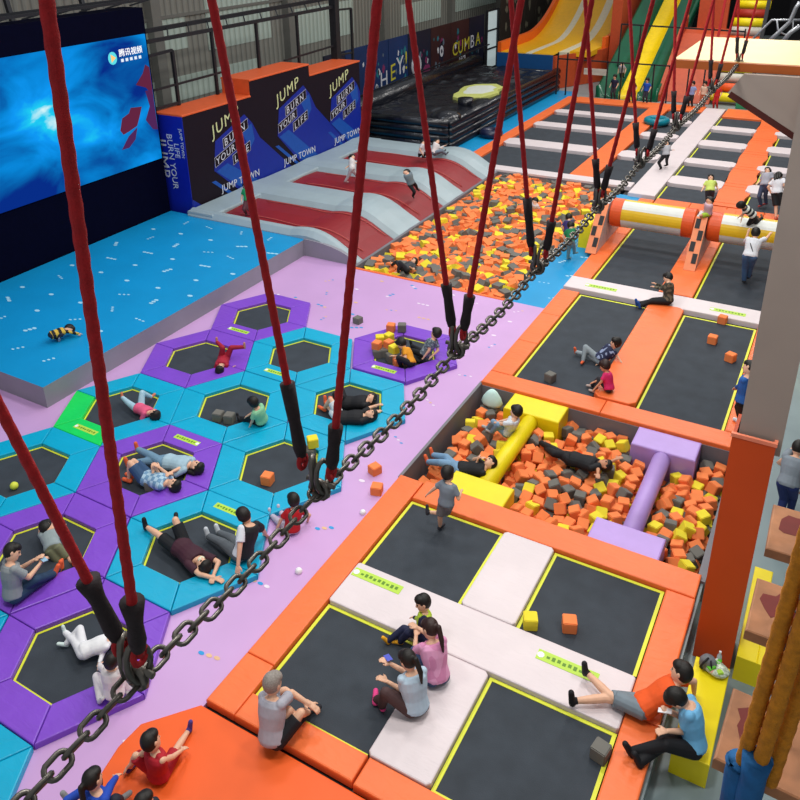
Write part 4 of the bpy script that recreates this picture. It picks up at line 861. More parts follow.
def person(label, H, pel, neck, head, lf, rf, lh=None, rh=None, lk=None, rk=None, le=None, re=None, fwd=None, face=None, top=None, topc='888888', sleeve='short',
           bot='long', botc='333344', shoe='888888', hair='short', skin=0, tops=None, hairm=None, base=None, extra=None, group=None, name='person', surf=-10):
    P3 = lambda q: q if isinstance(q, Vector) else at(*q)
    s = H/1.7; kid = max(0, (1.45-H)/.5) if H < 1.45 else 0; kid = min(1, kid)
    pel = P3(pel); neck = P3(neck); head = P3(head)
    torL = .50*s*(1-.04*kid); hr = .105*(.62+.38*s) if H < 1.5 else .105*s*1.0; hr *= 1.16
    up = (neck-pel).normalized()
    if abs(up.z) < .4: pel = pel+Z3*.025
    neck = pel+up*torL
    lf, rf = P3(lf), P3(rf)
    L1, L2 = .245*H, .24*H
    if fwd is None: f = ((lf+rf)/2-pel)
    else: f = Vector(fwd)
    f = f-up*f.dot(up)
    if f.length < .05: f = Vector((1, -1, 0))-up*Vector((1, -1, 0)).dot(up)
    f.normalize(); rt = f.cross(up).normalized()     # the person's right
    # keep pairs on their own sides
    if (lf-rf).dot(rt) > .02 and lk is None and rk is None: lf, rf = rf, lf
    hd = (head-neck).normalized(); head = neck+hd*(.03*s+hr*1.05)
    fc = (P3(face)-head).normalized() if face and len(face) == 3 and not isinstance(face, Vector) and abs(face[0]) > 3 else (Vector(face) if face else f)
    fc = (fc-hd*fc.dot(hd)*.75).normalized(); hu = (hd-fc*hd.dot(fc)).normalized(); hx = fc.cross(hu).normalized()
    sw, hw = .155*s*(1-.08*kid), .085*s
    shl, shr = neck-rt*sw-up*.045*s, neck+rt*sw-up*.045*s; hl, hr_ = pel-rt*hw-up*.02*s, pel+rt*hw-up*.02*s
    kp = lambda hip, foot, k: P3(k) if k is not None else (hip+foot)/2+f*.6+Z3*.5
    kl, al = ik(hl, lf, L1, L2, kp(hl, lf, lk)); kr, ar = ik(hr_, rf, L1, L2, kp(hr_, rf, rk))
    A1, A2 = .165*H, .15*H
    def arm(sh, h, e, sd):
        h = P3(h) if h is not None else sh-up*(A1+A2)*.8+f*.12*s+rt*sd*.08
        pole = P3(e) if e is not None else (sh+h)/2-f*.3-Z3*.25+rt*sd*.2
        return ik(sh, h, A1, A2, pole)
    el, wl = arm(shl, lh, le, -1); er, wr = arm(shr, rh, re, 1)
    big = H*800/max(1, (pel-CO).length)          # rough size in the picture
    vox = .0085 if big > 75 else (.011 if big > 45 else .016)
    fine = big > 75
    r = s*(1.07+.06*kid)
    bz = Vector((pel.x, pel.y, surf if surf > -5 else min(pel.z-.1*s, al.z-.04, ar.z-.04)))
    root = thing(name, bz, label, 'person', group)
    # ---- body
    mb = MB()
    ell(mb, head, (hx, fc, hu), (hr*.78, hr*.95, hr*1.14), 18, 12)
    ell(mb, head+fc*hr*.25-hu*hr*.55, (hx, fc, hu), (hr*.55, hr*.62, hr*.55))
    cap(mb, head+fc*hr*.88+hu*hr*.05, head+fc*hr*.98-hu*hr*.2, hr*.07, hr*.13, 8)
    for q in (-1, 1): ell(mb, head+hx*q*hr*.8-hu*hr*.05, (hx, fc, hu), (hr*.12, hr*.2, hr*.28), 8, 6)
    cap(mb, neck-up*.05*s, head-hu*hr*.6, .05*r, .048*r)
    def torso(g):
        rg = []
        for k, (u, w_, d_) in enumerate(((-.16, .06, .05), (-.1, .115, .095), (0, .145, .105), (.3, .125, .09), (.62, .148, .1), (.86, .155, .088), (.97, .1, .065), (1.02, .04, .04))):
            c = pel+up*(u*torL); W_, D_ = (w_*1.13*r+g), (d_*1.2*r+g); rg.append([c+rt*W_*math.cos(2*PI*i/16)+f*D_*math.sin(2*PI*i/16) for i in range(16)])
        return rg
    mb.loft(torso(-.012))
    for sh, e, w_, hnd in ((shl, el, wl, -1), (shr, er, wr, 1)):
        cap(mb, sh, e, .05*r, .04*r); cap(mb, e, w_, .04*r, .027*r)
        d = (w_-e).normalized(); sd = d.cross(Z3) if abs(d.z) < .9 else d.cross(f); sd.normalize(); n = sd.cross(d).normalized()
        if n.z < 0: n = -n
        pc = w_+d*.05*r; ell(mb, pc, (sd, d, n), (.038*r, .052*r, .017*r), 10, 8)
        if fine:
            for k, (o_, l_) in enumerate(((-.028, .058), (-.0095, .068), (.0095, .064), (.028, .05))):
                b0 = w_+d*.09*r+sd*o_*r; m1 = b0+d*l_*.55*r-n*.008*r+sd*o_*.25*r; m2 = m1+d*l_*.45*r-n*.022*r
                cap(mb, b0-d*.03*r, m1, .0105*r, .0098*r, 7); cap(mb, m1, m2, .0098*r, .0085*r, 7)
            ts = hnd if sd.dot(rt) < 0 else -hnd
            b0 = w_+d*.03*r+sd*ts*.028*r; m1 = b0+d*.03*r+sd*ts*.03*r; cap(mb, b0, m1, .013*r, .011*r, 7); cap(mb, m1, m1+d*.03*r+sd*ts*.006*r, .011*r, .009*r, 7)
        else: cap(mb, w_+d*.07*r, w_+d*.13*r-n*.02*r, .022*r, .014*r, 8); 
    feet = []
    for hp, k, a in ((hl, kl, al), (hr_, kr, ar)):
        cap(mb, hp, k, .078*r, .054*r); cap(mb, k, k+(a-k)*.35, .052*r, .052*r); cap(mb, k+(a-k)*.3, a, .054*r, .032*r)
        sh_ = (a-k).normalized(); fd = f-sh_*f.dot(sh_)
        if fd.length < .2: fd = up-sh_*up.dot(sh_)
        if abs(sh_.z) < .6: fd = (Z3*.8+f*.4)-sh_*(Z3*.8+f*.4).dot(sh_)      # lying leg: toes up and out
        fd.normalize()
        if sh_.z < -.6: fd.z *= .3; fd.normalize()
        feet.append((a, fd, sh_)); cap(mb, a-fd*.02*r, a+fd*.12*r+sh_*.025*r, .034*r, .026*r)
    eyes = [head+fc*hr*.82+hu*hr*.08+hx*q*hr*.34 for q in (-1, 1)]; mouth = head+fc*hr*.9-hu*hr*.5
    def paint(c):
        for e_ in eyes:
            if (c-e_).length < hr*.15: return 1
        return 2 if (c-mouth).length < hr*.2 else 0
    remesh('body', mb, [SKIN[skin], EYEM, LIPM], root, vox, 2, None, paint)
    # ---- clothes
    cm = lambda h, nm='cloth_': M(nm+h, h, .75, .08, 8, .25, 14, bd=.01) if isinstance(h, str) else h
    g = .02
    mb = MB(); mb.loft(torso(g)[1:7])
    fr_ = {'none': 0, 'short': .62, 'long': 1}[sleeve]
    for sh, e, w_ in ((shl, el, wl), (shr, er, wr)):
        if fr_ == 0: cap(mb, sh-up*.01, sh+(neck-sh)*.5, .05*r, .045*r); continue
        ell(mb, sh, (rt, f, up), (.064*r, .064*r, .062*r), 10, 7)
        if fr_ < 1: cap(mb, sh, sh+(e-sh)*fr_*1.15, .062*r, .07*r, 12, True)
        else: cap(mb, sh, e, .06*r, .052*r, 12); cap(mb, e, e+(w_-e)*.93, .052*r, .038*r, 12)
    if top is None: remesh('shirt', mb, [cm(topc)], root, vox*1.15, 3)
    else: remesh('shirt', mb, [top[0], top[1]], root, vox*1.15, 3, None, lambda c: top[2](c, pel, up, rt, f, neck))
    mb = MB(); rg = torso(g*.8)[:4]; mb.loft([rg[0], rg[1], rg[2], [p-up*.1*s for p in rg[3]]])
    fb = {'long': .97, 'short': .0, 'knee': 1.0}[bot]
    for hp, k, a in ((hl, kl, al), (hr_, kr, ar)):
        if bot == 'long': cap(mb, hp, k, .1*r, .074*r, 12); cap(mb, k, k+(a-k)*.94, .074*r, .056*r, 12, False)
        else: cap(mb, hp-(k-hp)*.05, hp+(k-hp)*(.82 if bot == 'short' else .98), .102*r, .096*r, 12, True); ell(mb, hp, (rt, f, up), (.09*r,)*3, 10, 7)
    remesh('trousers' if bot == 'long' else 'shorts', mb, [cm(botc)], root, vox*1.15, 3)
    if shoe:
        for a, fd, sh_ in feet:
            mb = MB(); sd = fd.cross(sh_).normalized(); cap(mb, a+sh_*.012*r-fd*.03*r, a+fd*.125*r+sh_*.022*r, .043*r, .036*r, 12); cap(mb, a-sh_*.05*r, a, .04*r, .042*r, 12, True)
            remesh('sock', mb, [cm(shoe)], root, vox*1.1, 2)
    # ---- hair
    hm = hairm or HAIRM; mb = MB()
    hb = 1 if fine else 1.08; ell(mb, head-fc*hr*.2+hu*hr*.2, (hx, fc, hu), (hr*.9*hb, hr*.97*hb, hr*1.1*hb), 18, 12)
    ell(mb, head+hu*hr*.62+fc*hr*.22, (hx, fc, hu), (hr*.82*hb, hr*.8*hb, hr*.62*hb), 14, 9)
    bk = head-fc*hr*.85
    if hair == 'pony':
        g0 = bk+hu*hr*.35; g1 = g0-fc*hr*.55-hu*hr*.2; g2 = g1-hu*hr*1.4-fc*hr*.1; g3 = g2-up*hr*1.3
        cap(mb, g0, g1, hr*.32, hr*.3); cap(mb, g1, g2, hr*.33, hr*.3); cap(mb, g2, g3, hr*.3, hr*.12)
    if hair == 'long':
        for q in (-.5, 0, .5): cap(mb, bk+hx*q*hr, bk+hx*q*hr*1.3-hu*hr*1.9-fc*hr*.2, hr*.45, hr*.3)
    if hair != 'none': remesh('hair', mb, [hm], root, vox, 1)
    J = dict(root=root, head=head, hr=hr, fc=fc, hu=hu, hx=hx, wl=wl, wr=wr, pel=pel, neck=neck, up=up, f=f, rt=rt, s=s, shl=shl, shr=shr, al=al, ar=ar, el=el, er=er, kl=kl, kr=kr)
    if extra: extra(J)
    return J
def held(name, label, cat, c, ax, dims, mat, bev=.004):
    T = Matrix((ax[0], ax[1], ax[2])).transposed().to_4x4(); T.translation = c
    return put(name, MB().box(-dims[0], dims[0], -dims[1], dims[1], -dims[2], dims[2], bev, 0, T), mat, label=label, cat=cat)
stripe = lambda m1, m2, n, ax=0: (M('cloth_'+m1, m1, .75), M('cloth_'+m2, m2, .75), lambda c, pel, up, rt, f, neck: int(((c-pel).dot(up if ax == 0 else rt)+5)*n) % 2)
def blot(m1, m2, sc_, th=.05): return (M('cloth_'+m1, m1, .75), M('cloth_'+m2, m2, .75), lambda c, *a: 1 if noise.noise(c*sc_) > th else 0)
def plaid(m1, m2, n): return (M('cloth_'+m1, m1, .75), M('cloth_'+m2, m2, .75), lambda c, pel, up, rt, f, neck: (int(((c-pel).dot(up)+5)*n) + int(((c-pel).dot(rt)+5)*n)) % 2)
OR = 'E8663A'; HM = -.045; PT = .045   # sock orange, mat height, pad height
# --- hexagon field, nearest first
def belt(J): put('belt', MB().tube([J['pel']+J['up']*.06*J['s']+(J['rt']*math.cos(a*PI/8)*.165+J['f']*math.sin(a*PI/8)*.125)*J['s'] for a in range(16)], .014, 6, loop=True), M('belt_blue', '1F6FB8', .6), J['root'])
person('child in a white suit with a blue belt lying on the nearest purple hexagon', 1.2, (84, 652, HM+.13), (103, 645, HM+.16), (112, 640, HM+.17), (64, 631, HM+.12), (66, 644, HM+.06), lh=(110, 628, HM+.2), rh=(98, 668, HM+.1), lk=(84, 634, HM+.3), rk=(84, 640, HM+.2), fwd=(0, .3, 1), topc='E4E4E6', sleeve='long', bot='long', botc='E2E2E6', shoe='CFE0DC', extra=belt)
person('child in white with dark side stripes crouching at the edge of the nearest purple hexagon', 1.25, (114, 693, PT+.12), (112, 672, PT+.42), (112, 664, PT+.55), (100, 700, PT+.05), (128, 690, PT+.05), lh=(98, 662, PT+.12), rh=(124, 648, PT+.1), le=(90, 672, .3), re=(132, 655, .3), fwd=(-.3, 1, -.3), topc='E6DFDF', sleeve='long', bot='long', botc='E2DCDE', shoe='CCCCCC')
J = person('person in grey T-shirt and jeans sitting at the left edge holding a blue phone', 1.68, (13, 594, PT+.12), (10, 563, PT+.6), (13, 549, PT+.75), (54, 574, PT+.03), (62, 567, HM+.05), lh=(34, 560, PT+.42), rh=(40, 564, PT+.4), lk=(38, 576, .45), rk=(46, 572, .4), fwd=(.25, 1, 0), face=(.7, .6, -.35), topc='8E9598', botc='27415C', shoe=OR)
held('phone', 'pale blue phone in the hands of the person in grey at the left edge', 'phone', (J['wl']+J['wr'])/2+Vector((.08, .07, .03)), (J['rt'], J['f'], Z3), (.075, .04, .006), M('phone_blue', '9CC4DE', .3))
person('child in pale grey shirt and khaki shorts lying face down on a purple hexagon', 1.22, (53, 549, HM+.17), (47, 526, HM+.24), (45, 517, HM+.3), (62, 566, HM+.06), (74, 563, HM+.06), lh=(38, 524, HM+.05), rh=(66, 524, HM+.05), lk=(60, 560, -.3), rk=(66, 557, -.3), fwd=(0, .25, -1), face=(-.3, 1, -.1), topc='8F9C9E', botc='74785C', bot='short', shoe=OR)
mm = M('mask_cream', 'E0DCC0', .6)
person('person in maroon T-shirt and black shorts lying on a teal hexagon, arms behind head', 1.7, (181, 548, HM+.13), (203, 566, HM+.17), (210, 571, HM+.2), (140, 522, PT+.08), (176, 521, PT+.1), lh=(214, 578, HM+.14), rh=(214, 574, HM+.14), le=(188, 583, HM+.1), re=(234, 564, HM+.1), lk=(163, 537, HM+.25), rk=(180, 532, HM+.4), fwd=(0, .1, 1), face=(-.5, .3, 1), topc='3E1B2A', botc='15181D', bot='short', shoe='15161A', hair='short', extra=lambda J: put('face_mask', MB().ball(J['head']+J['fc']*J['hr']*.75-J['hu']*J['hr']*.4, (J['hr']*.5, J['hr']*.35, J['hr']*.4), 0, 12, 8, (J['hx'], J['fc'], J['hu'])), mm, J['root']))
W_ = M('cloth_white2', 'DCE2EA', .75)
person('person in black with white sleeve and grey trousers leaning back on a teal hexagon', 1.72, (243, 553, PT+.12), (249, 527, PT+.54), (245, 517, PT+.68), (197, 529, HM+.08), (219, 533, HM+.06), lh=(237, 576, PT+.04), rh=(268, 537, PT-.1), le=(238, 556, .5), re=(264, 528, .4), lk=(218, 540, HM+.2), rk=(231, 522, HM+.55), fwd=(-1, .2, 0), face=(-1, .5, -.2),
       top=(M('cloth_1A1C22', '1A1C22', .75), W_, lambda c, pel, up, rt, f, neck: 1 if (c-pel).dot(rt) < -.155 else 0), botc='5A6066', shoe='C9CFD6')
def print_(J):
    mb = MB(); b = J['pel']+J['up']*.3*J['s']-J['f']*.125*J['s']
    for k in range(2):
        for q in range(4 if k else 3):
            p = b-J['up']*(.045*k)+J['rt']*(.035*q-.055); mb.ball(p, (.014, .004, .012), 0, 8, 5, (J['rt'], J['f'], J['up']))
    put('white_print', mb, WHITE, J['root'])
person('child in red T-shirt with white back print sitting on the lavender floor', 1.25, (292, 529, .02), (294, 506, .4), (293, 497, .55), (270, 514, -.04), (277, 508, -.04), lh=(276, 530, .0), rh=(308, 520, 0), le=(278, 517, .25), re=(309, 514, .2), lk=(273, 520, .3), rk=(282, 508, .3), fwd=(-1, .6, 0), topc='B3131C', botc='B7AEC2', shoe='CFC5D6', extra=print_)
person('long haired person in pale blue top and loose jeans lying on a purple hexagon', 1.66, (168, 463, HM+.14), (189, 466, HM+.17), (197, 467, HM+.2), (137, 449, PT+.08), (127, 464, HM+.07), lh=(160, 468, HM+.3), rh=(165, 476, HM+.3), lk=(152, 449, HM+.45), rk=(146, 456, HM+.5), fwd=(0, 0, 1), face=(.3, .4, 1), topc='9FBCCB', botc='6C8FA8', shoe=OR, hair='long')
person('person in blue plaid shirt and denim shorts lying on a purple hexagon', 1.6, (147, 479, HM+.13), (170, 485, HM+.16), (177, 486, HM+.18), (129, 480, HM+.07), (131, 476, HM+.08), lh=(153, 472, HM+.3), rh=(157, 470, HM+.32), lk=(139, 463, HM+.5), rk=(144, 460, HM+.5), fwd=(0, .1, 1), face=(0, .3, 1), top=plaid('A9C6D8', '6D93B4', 14), botc='2F4F74', bot='short', shoe=OR)
person('person in black T-shirt and white shorts lying on a teal hexagon, legs bare', 1.62, (341, 419, HM+.13), (363, 418, HM+.16), (374, 414, HM+.2), (323, 399, HM+.12), (324, 409, HM+.08), lh=(382, 410, HM+.1), rh=(380, 404, HM+.1), le=(380, 417, HM+.05), re=(372, 400, HM+.2), lk=(331, 410, HM+.2), rk=(331, 404, HM+.3), fwd=(0, 0, 1), face=(.4, .5, .9), topc='15161B', botc='D8DCE0', bot='short', shoe=OR, hair='long')
person('person all in black lying with knees raised on a teal hexagon', 1.6, (347, 404, HM+.13), (362, 403, HM+.2), (370, 400, HM+.24), (335, 399, HM+.07), (337, 405, HM+.07), lh=(376, 397, HM+.1), rh=(373, 405, HM+.1), lk=(345, 388, HM+.5), rk=(348, 392, HM+.45), fwd=(0, 0, 1), topc='14151A', botc='16171D', shoe=OR)
person('child in pale green T-shirt and black trousers sitting by two grey cubes', 1.25, (262, 420, PT+.1), (257, 408, PT+.45), (253, 402, PT+.58), (238, 418, HM+.05), (241, 421, HM+.05), lh=(250, 426, PT+.02), rh=(246, 417, .2), lk=(246, 410, .35), rk=(249, 414, .3), fwd=(-1, .1, 0), topc='8FD0A2', botc='191A20', shoe='191A20')
person('child in a pink top and pale blue trousers lying on the teal and green hexagon', 1.25, (139, 409, HM+.11), (150, 414, HM+.13), (155, 415, HM+.15), (118, 394, PT+.06), (151, 397, PT+.06), lh=(142, 424, HM+.05), rh=(158, 405, HM+.05), lk=(124, 402, HM+.3), rk=(143, 393, HM+.35), fwd=(0, .3, 1), face=(-.3, .3, 1), topc='DE5A80', botc='A9CCDC', shoe='D87A5A', hair='pony')
person('child in dark red lying on the purple hexagon near the stage with both legs raised', 1.25, (224, 359, HM+.1), (221, 368, HM+.12), (219, 371, HM+.12), (217, 342, HM+.45), (244, 347, HM+.4), lh=(209, 372, HM+.04), rh=(232, 368, HM+.04), fwd=(0, .3, 1), face=(0, .6, 1), topc='A81C34', sleeve='long', botc='A31B32', shoe='C9846C', tops=None)
person('child in an orange yellow T-shirt leaning over the foam cubes on the purple hexagon', 1.3, (411, 363, HM+.14), (405, 347, HM+.42), (400, 342, HM+.5), (401, 366, HM+.04), (420, 362, HM+.04), lh=(398, 358, HM+.25), rh=(394, 356, HM+.25), fwd=(-1, -.3, -.2), face=(-1, -.3, -.5), topc='E79A20', botc='16171C', shoe='16171C')
person('child in grey patterned T-shirt and black trousers sitting on the cube filled purple hexagon', 1.4, (425, 354, PT+.1), (434, 338, PT+.48), (437, 331, PT+.62), (404, 350, HM+.05), (409, 344, HM+.05), lh=(424, 357, PT+.1), rh=(432, 356, PT+.1), le=(440, 354, .3), lk=(411, 339, .45), rk=(416, 342, .5), fwd=(-1, .2, 0), face=(-1, 0, -.1), top=blot('55626C', '8596A0', 22), botc='121318', shoe='121318')
person('small child in black and yellow stripes curled up on the blue stage', 1.1, (52, 336, .62), (66, 331, .64), (72, 328, .62), (56, 338, .5), (59, 340, .5), lh=(79, 335, .5), rh=(82, 334, .5), lk=(64, 338, .5), rk=(62, 333, .5), fwd=(.2, -.1, -1), face=(.8, .2, -.6), top=stripe('1B1B22', 'D9B545', 14), sleeve='long', botc='1A2238', shoe='8D99A8')
# --- lower left
person('child in red vest and shorts with one purple sock showing, on the deep orange mat', 1.35, (158, 773, .06), (155, 751, .48), (150, 738, .62), (130, 768, .03), (190, 728, .03), lh=(127, 768, .1), rh=(182, 750, .15), lk=(128, 758, .25), rk=(178, 741, .12), fwd=(.1, 1, 0), topc='B51C2C', sleeve='none', botc='B01A2A', bot='knee', shoe='4A3A88')
person('child in a royal blue top with a black ponytail at the bottom left corner', 1.5, (98, 822, .1), (96, 786, .6), (91, 772, .75), (120, 800, .1), (70, 800, .1), lh=(75, 800, .3), rh=(120, 770, .2), re=(112, 765, .5), fwd=(.1, 1, 0), topc='1D49B4', sleeve='long', botc='202434', hair='pony')
person('person cut off by the bottom edge with only the top of a dark head showing', 1.5, (146, 845, .1), (145, 815, .55), (144, 800, .7), (160, 830, .1), (130, 830, .1), fwd=(.1, 1, 0), topc='3A2E30', botc='202434')
J = person('grey haired person in pale grey T-shirt sitting on an orange pad, seen from behind', 1.72, (272, 738, PT+.12), (272, 697, PT+.58), (273, 682, PT+.74), (300, 722, HM+.08), (309, 712, HM+.08), lh=(303, 700, .42), rh=(309, 704, .4), le=(288, 690, .5), re=(300, 690, .45), lk=(292, 707, .45), rk=(304, 706, .5), fwd=(.1, 1, 0), face=(.2, 1, -.2), topc='A9A9B4', botc='17181E', bot='short', shoe='202028', hairm=HAIRG)
# --- near court
person('child in a lime vest over navy with yellow socks sitting on the white pad', 1.2, (423, 634, PT+.1), (425, 613, PT+.42), (423, 603, PT+.56), (388, 641, HM+.05), (400, 642, HM+.05), lh=(409, 617, PT+.05), rh=(432, 636, PT+.2), lk=(402, 630, .15), rk=(410, 634, .2), fwd=(-1, -.4, 0), face=(-.6, -.6, -.3), top=(M('cloth_B4CF38', 'B4CF38', .75), M('cloth_1B2142', '1B2142', .75), lambda c, pel, up, rt, f, neck: 1 if abs((c-pel).dot(rt)) > .1 or (c-pel).dot(up) < .07 else 0), sleeve='long', botc='1A2040', shoe='E6A51E')
person('person in a tie-dyed pink T-shirt with a long brown ponytail sitting on the white pad', 1.62, (437, 676, PT+.12), (432, 639, PT+.58), (429, 624, PT+.72), (410, 660, HM+.08), (412, 668, HM+.08), lh=(416, 636, .38), rh=(418, 628, .42), lk=(409, 640, .5), rk=(414, 652, .5), fwd=(-1, .8, 0), face=(-.9, .1, -.45), top=blot('D88AB4', 'E6A2C8', 7), botc='33486C', shoe='A9A9B4', hair='pony', hairm=HAIRB)
J = person('person in pale blue T-shirt, brown plaid trousers and pink socks on the white pad', 1.62, (416, 706, PT+.12), (412, 672, PT+.58), (407, 658, PT+.72), (382, 706, HM+.06), (376, 700, HM+.06), lh=(388, 682, .4), rh=(391, 664, .52), lk=(394, 693, .45), rk=(388, 688, .5), le=(398, 690, .3), re=(393, 674, .3), fwd=(-1, .7, 0), face=(-1, .2, -.5), topc='B4CBDC', botc=blot('4A3434', '5C4440', 30)[0], shoe='E8468C', hair='pony')
held('phone', 'blue and violet phone in the hands of the person in pale blue', 'phone', J['wr']+Vector((-.06, .03, .05)), (J['f'], J['rt'], Z3), (.07, .04, .006), M('phone_violet', '5A63C8', .3))
person('child in grey T-shirt and shorts running on the mat beside the foam pit', 1.25, (446, 503, .62), (449, 482, .98), (448, 472, 1.1), (440, 527, HM+.06), (428, 512, HM+.35), lh=(424, 497, .55), rh=(461, 492, .75), lk=(441, 514, .35), rk=(442, 514, .3), fwd=(.15, 1, 0), topc='77818C', botc='6E6A6C', bot='short', shoe='2A2A32')
J = person('person in orange T-shirt and grey shorts leaning back beside the yellow bench', 1.76, (643, 706, PT+.12), (680, 684, PT+.42), (682, 670, PT+.58), (586, 672, PT+.14), (573, 701, PT+.1), lh=(668, 712, PT+.15), rh=(694, 692, .1), re=(700, 686, .25), lk=(612, 708, PT+.16), rk=(628, 690, PT+.2), fwd=(-.5, .1, 1), face=(-1, .2, .0), topc='EB5A1E', botc='76838C', bot='short', shoe='16171C')
J = person('person in light blue T-shirt sitting on the yellow bench bent over a white phone', 1.74, (694, 744, .12), (690, 706, .58), (676, 698, .66), (632, 752, PT+.06), (640, 762, PT+.06), lh=(668, 731, .42), rh=(672, 712, .42), lk=(662, 738, .5), rk=(655, 716, .55), le=(690, 735, .2), fwd=(-1, -.1, 0), face=(-.8, -.2, -.9), topc='6FB2DC', botc='101116', shoe='141419')
held('phone', 'white phone held by the person in light blue', 'phone', (J['wl']+J['wr'])/2+Vector((-.08, .05, .08)), (J['f'], J['rt'], Z3), (.08, .045, .006), WHITE)
# --- near pit
PZ = -.22
person('child in white T-shirt and pale jeans sitting in the near foam pit', 1.4, (508, 431, PZ+.08), (514, 420, PZ+.42), (516, 412, PZ+.56), (488, 428, PZ), (492, 432, PZ), lh=(489, 422, PZ+.25), rh=(490, 424, PZ+.2), lk=(498, 416, .3), rk=(500, 420, .25), fwd=(-1, .1, 0), face=(-1, 0, -.2), topc='D6DCE2', botc='7E9DB8', shoe='A9A9A9')
person('person in black top, blue jeans and orange socks lying in the near pit', 1.6, (461, 470, PZ+.1), (480, 470, PZ+.15), (488, 466, PZ+.22), (433, 455, PZ+.08), (428, 462, PZ+.05), lh=(477, 462, PZ+.3), rh=(480, 458, PZ+.3), lk=(452, 447, PZ+.5), rk=(441, 463, PZ+.2), fwd=(0, .1, 1), face=(-.3, .3, .9), topc='15161A', botc='7599B8', shoe=OR, hair='pony')
person('person in black lying across the near pit between the two beams, half buried in cubes', 1.62, (573, 460, PZ+.02), (598, 467, PZ+.08), (607, 465, PZ+.12), (540, 442, PZ+.02), (546, 448, PZ-.02), lh=(617, 459, PZ+.2), rh=(598, 474, PZ+.18), lk=(556, 448, PZ+.2), rk=(558, 453, PZ+.05), fwd=(0, .1, 1), face=(.3, .3, .9), topc='17181C', botc='17151A', shoe=None, skin=1)
# --- middle court
person('child in navy floral shirt and grey jeans lying propped on an elbow', 1.36, (599, 359, HM+.13), (613, 348, HM+.35), (616, 342, HM+.5), (561, 346, HM+.08), (583, 361, HM+.06), lh=(600, 363, HM+.05), rh=(620, 360, .1), le=(608, 362, 0), re=(621, 356, .1), lk=(584, 352, HM+.14), rk=(585, 358, HM+.12), fwd=(-.3, -.8, .3), face=(-.8, -.6, 0), top=blot('1B2344', '8A98B8', 16, .22), botc='8E9AA0', shoe=OR)
person('child in a bright pink T-shirt sitting on the wide orange pad', 1.2, (609, 388, PT+.1), (607, 372, PT+.42), (604, 364, PT+.55), (594, 391, HM+.05), (592, 386, HM+.05), lh=(593, 391, .1), rh=(594, 382, .2), lk=(598, 379, .25), rk=(596, 376, .3), fwd=(-1, 0, 0), topc='D42668', botc='2A2A30', shoe='B9A49C', skin=1, hairm=HAIRB)
person('person in camouflage top and black trousers sitting on the white middle court pad', 1.6, (668, 300, PT+.12), (669, 283, PT+.55), (667, 275, PT+.68), (637, 304, HM+.1), (640, 306, HM+.08), lh=(655, 287, .4), rh=(656, 284, .45), lk=(652, 295, .25), rk=(650, 298, .2), fwd=(-1, -.3, 0), face=(-.9, 0, -.4), top=blot('3A3A30', '6A6452', 14), sleeve='long', botc='101116', shoe='23519A')
person('person in blue standing behind the grey column at the edge of the middle court', 1.72, (744, 400, .85), (748, 376, 1.35), (750, 366, 1.5), (741, 421, PT+.06), (744, 424, PT+.06), lh=(736, 388, .9), rh=(747, 396, .8), fwd=(-1, .3, 0), topc='2A62AE', sleeve='long', botc='0F1014', shoe='D8D8DC')
def strap(J):
    a = J['shl']+J['up']*.05+J['f']*-.03; b = J['pel']+J['rt']*.12-J['up']*.02-J['f']*.1
    put('bag_strap', MB().tube([a, (a+b)/2-J['f']*.1*J['s'], b], .012, 6), DARK, J['root'])
person('person in white T-shirt with black strap and blue jeans pushing the right roller', 1.74, (750, 256, .88), (756, 234, 1.38), (757, 226, 1.54), (744, 281, HM+.08), (748, 279, HM+.08), lh=(748, 233, 1.3), rh=(770, 234, 1.3), le=(746, 242, 1.1), re=(772, 243, 1.1), lk=(744, 268, .4), rk=(750, 268, .4), fwd=(.1, 1, 0), face=(0, 1, -.2), topc='DADCE2', botc='3E5E86', shoe='1A1A20', extra=strap)
person('child in a black and white striped shirt kneeling on top of the right roller', 1.25, (753, 215, 1.62), (744, 207, 1.86), (739, 204, 1.98), (758, 220, 1.42), (762, 218, 1.42), lh=(737, 219, 1.42), rh=(741, 222, 1.42), lk=(750, 222, 1.4), rk=(753, 222, 1.4), fwd=(-.9, -.3, -.3), top=stripe('1E2024', 'DDE2D8', 15), botc='17181C', shoe='88705C')
person('small child in pale pink and lime shorts sitting on the chequered roller support', 1.1, (708, 213, 1.42), (709, 203, 1.74), (711, 196, 1.85), (702, 222, 1.15), (706, 223, 1.1), lh=(698, 203, 1.55), rh=(704, 210, 1.5), fwd=(-.6, -.8, 0), topc='C9A9B4', sleeve='long', bot='short', botc='A8CC3C', shoe='6A4A3A', skin=1)
# --- far court
person('child in a yellow green T-shirt and dark trousers standing behind the rollers', 1.4, (710, 191, .72), (711, 177, 1.08), (711, 170, 1.2), (707, 209, .05), (711, 208, .05), rh=(702, 190, .75), lh=(718, 189, .75), fwd=(.1, -1, 0), topc='C6D86A', botc='26262E', shoe='303036')
person('child in a grey shirt and black trousers standing on the long white walkway', 1.35, (666, 155, .68), (667, 144, 1.05), (668, 137, 1.16), (661, 168, .12), (667, 166, .12), lh=(660, 150, .8), rh=(672, 150, .8), fwd=(-.2, -1, 0), topc='A9AAB0', sleeve='long', botc='17181C', shoe='17181C')
person('child in grey top and blue jeans standing on the far right mats', 1.55, (765, 185, .78), (768, 171, 1.18), (769, 163, 1.3), (761, 205, .05), (766, 204, .05), fwd=(-.4, -1, 0), topc='A3A4B0', botc='40506E', shoe='A04040', hair='pony')
person('person in a white T-shirt and black shorts standing on the far right mats', 1.68, (777, 193, .85), (779, 177, 1.3), (780, 168, 1.45), (776, 220, .05), (784, 220, .05), fwd=(.3, 1, 0), topc='DCDCE2', bot='knee', botc='15161A', shoe='C86A50', hair='long')
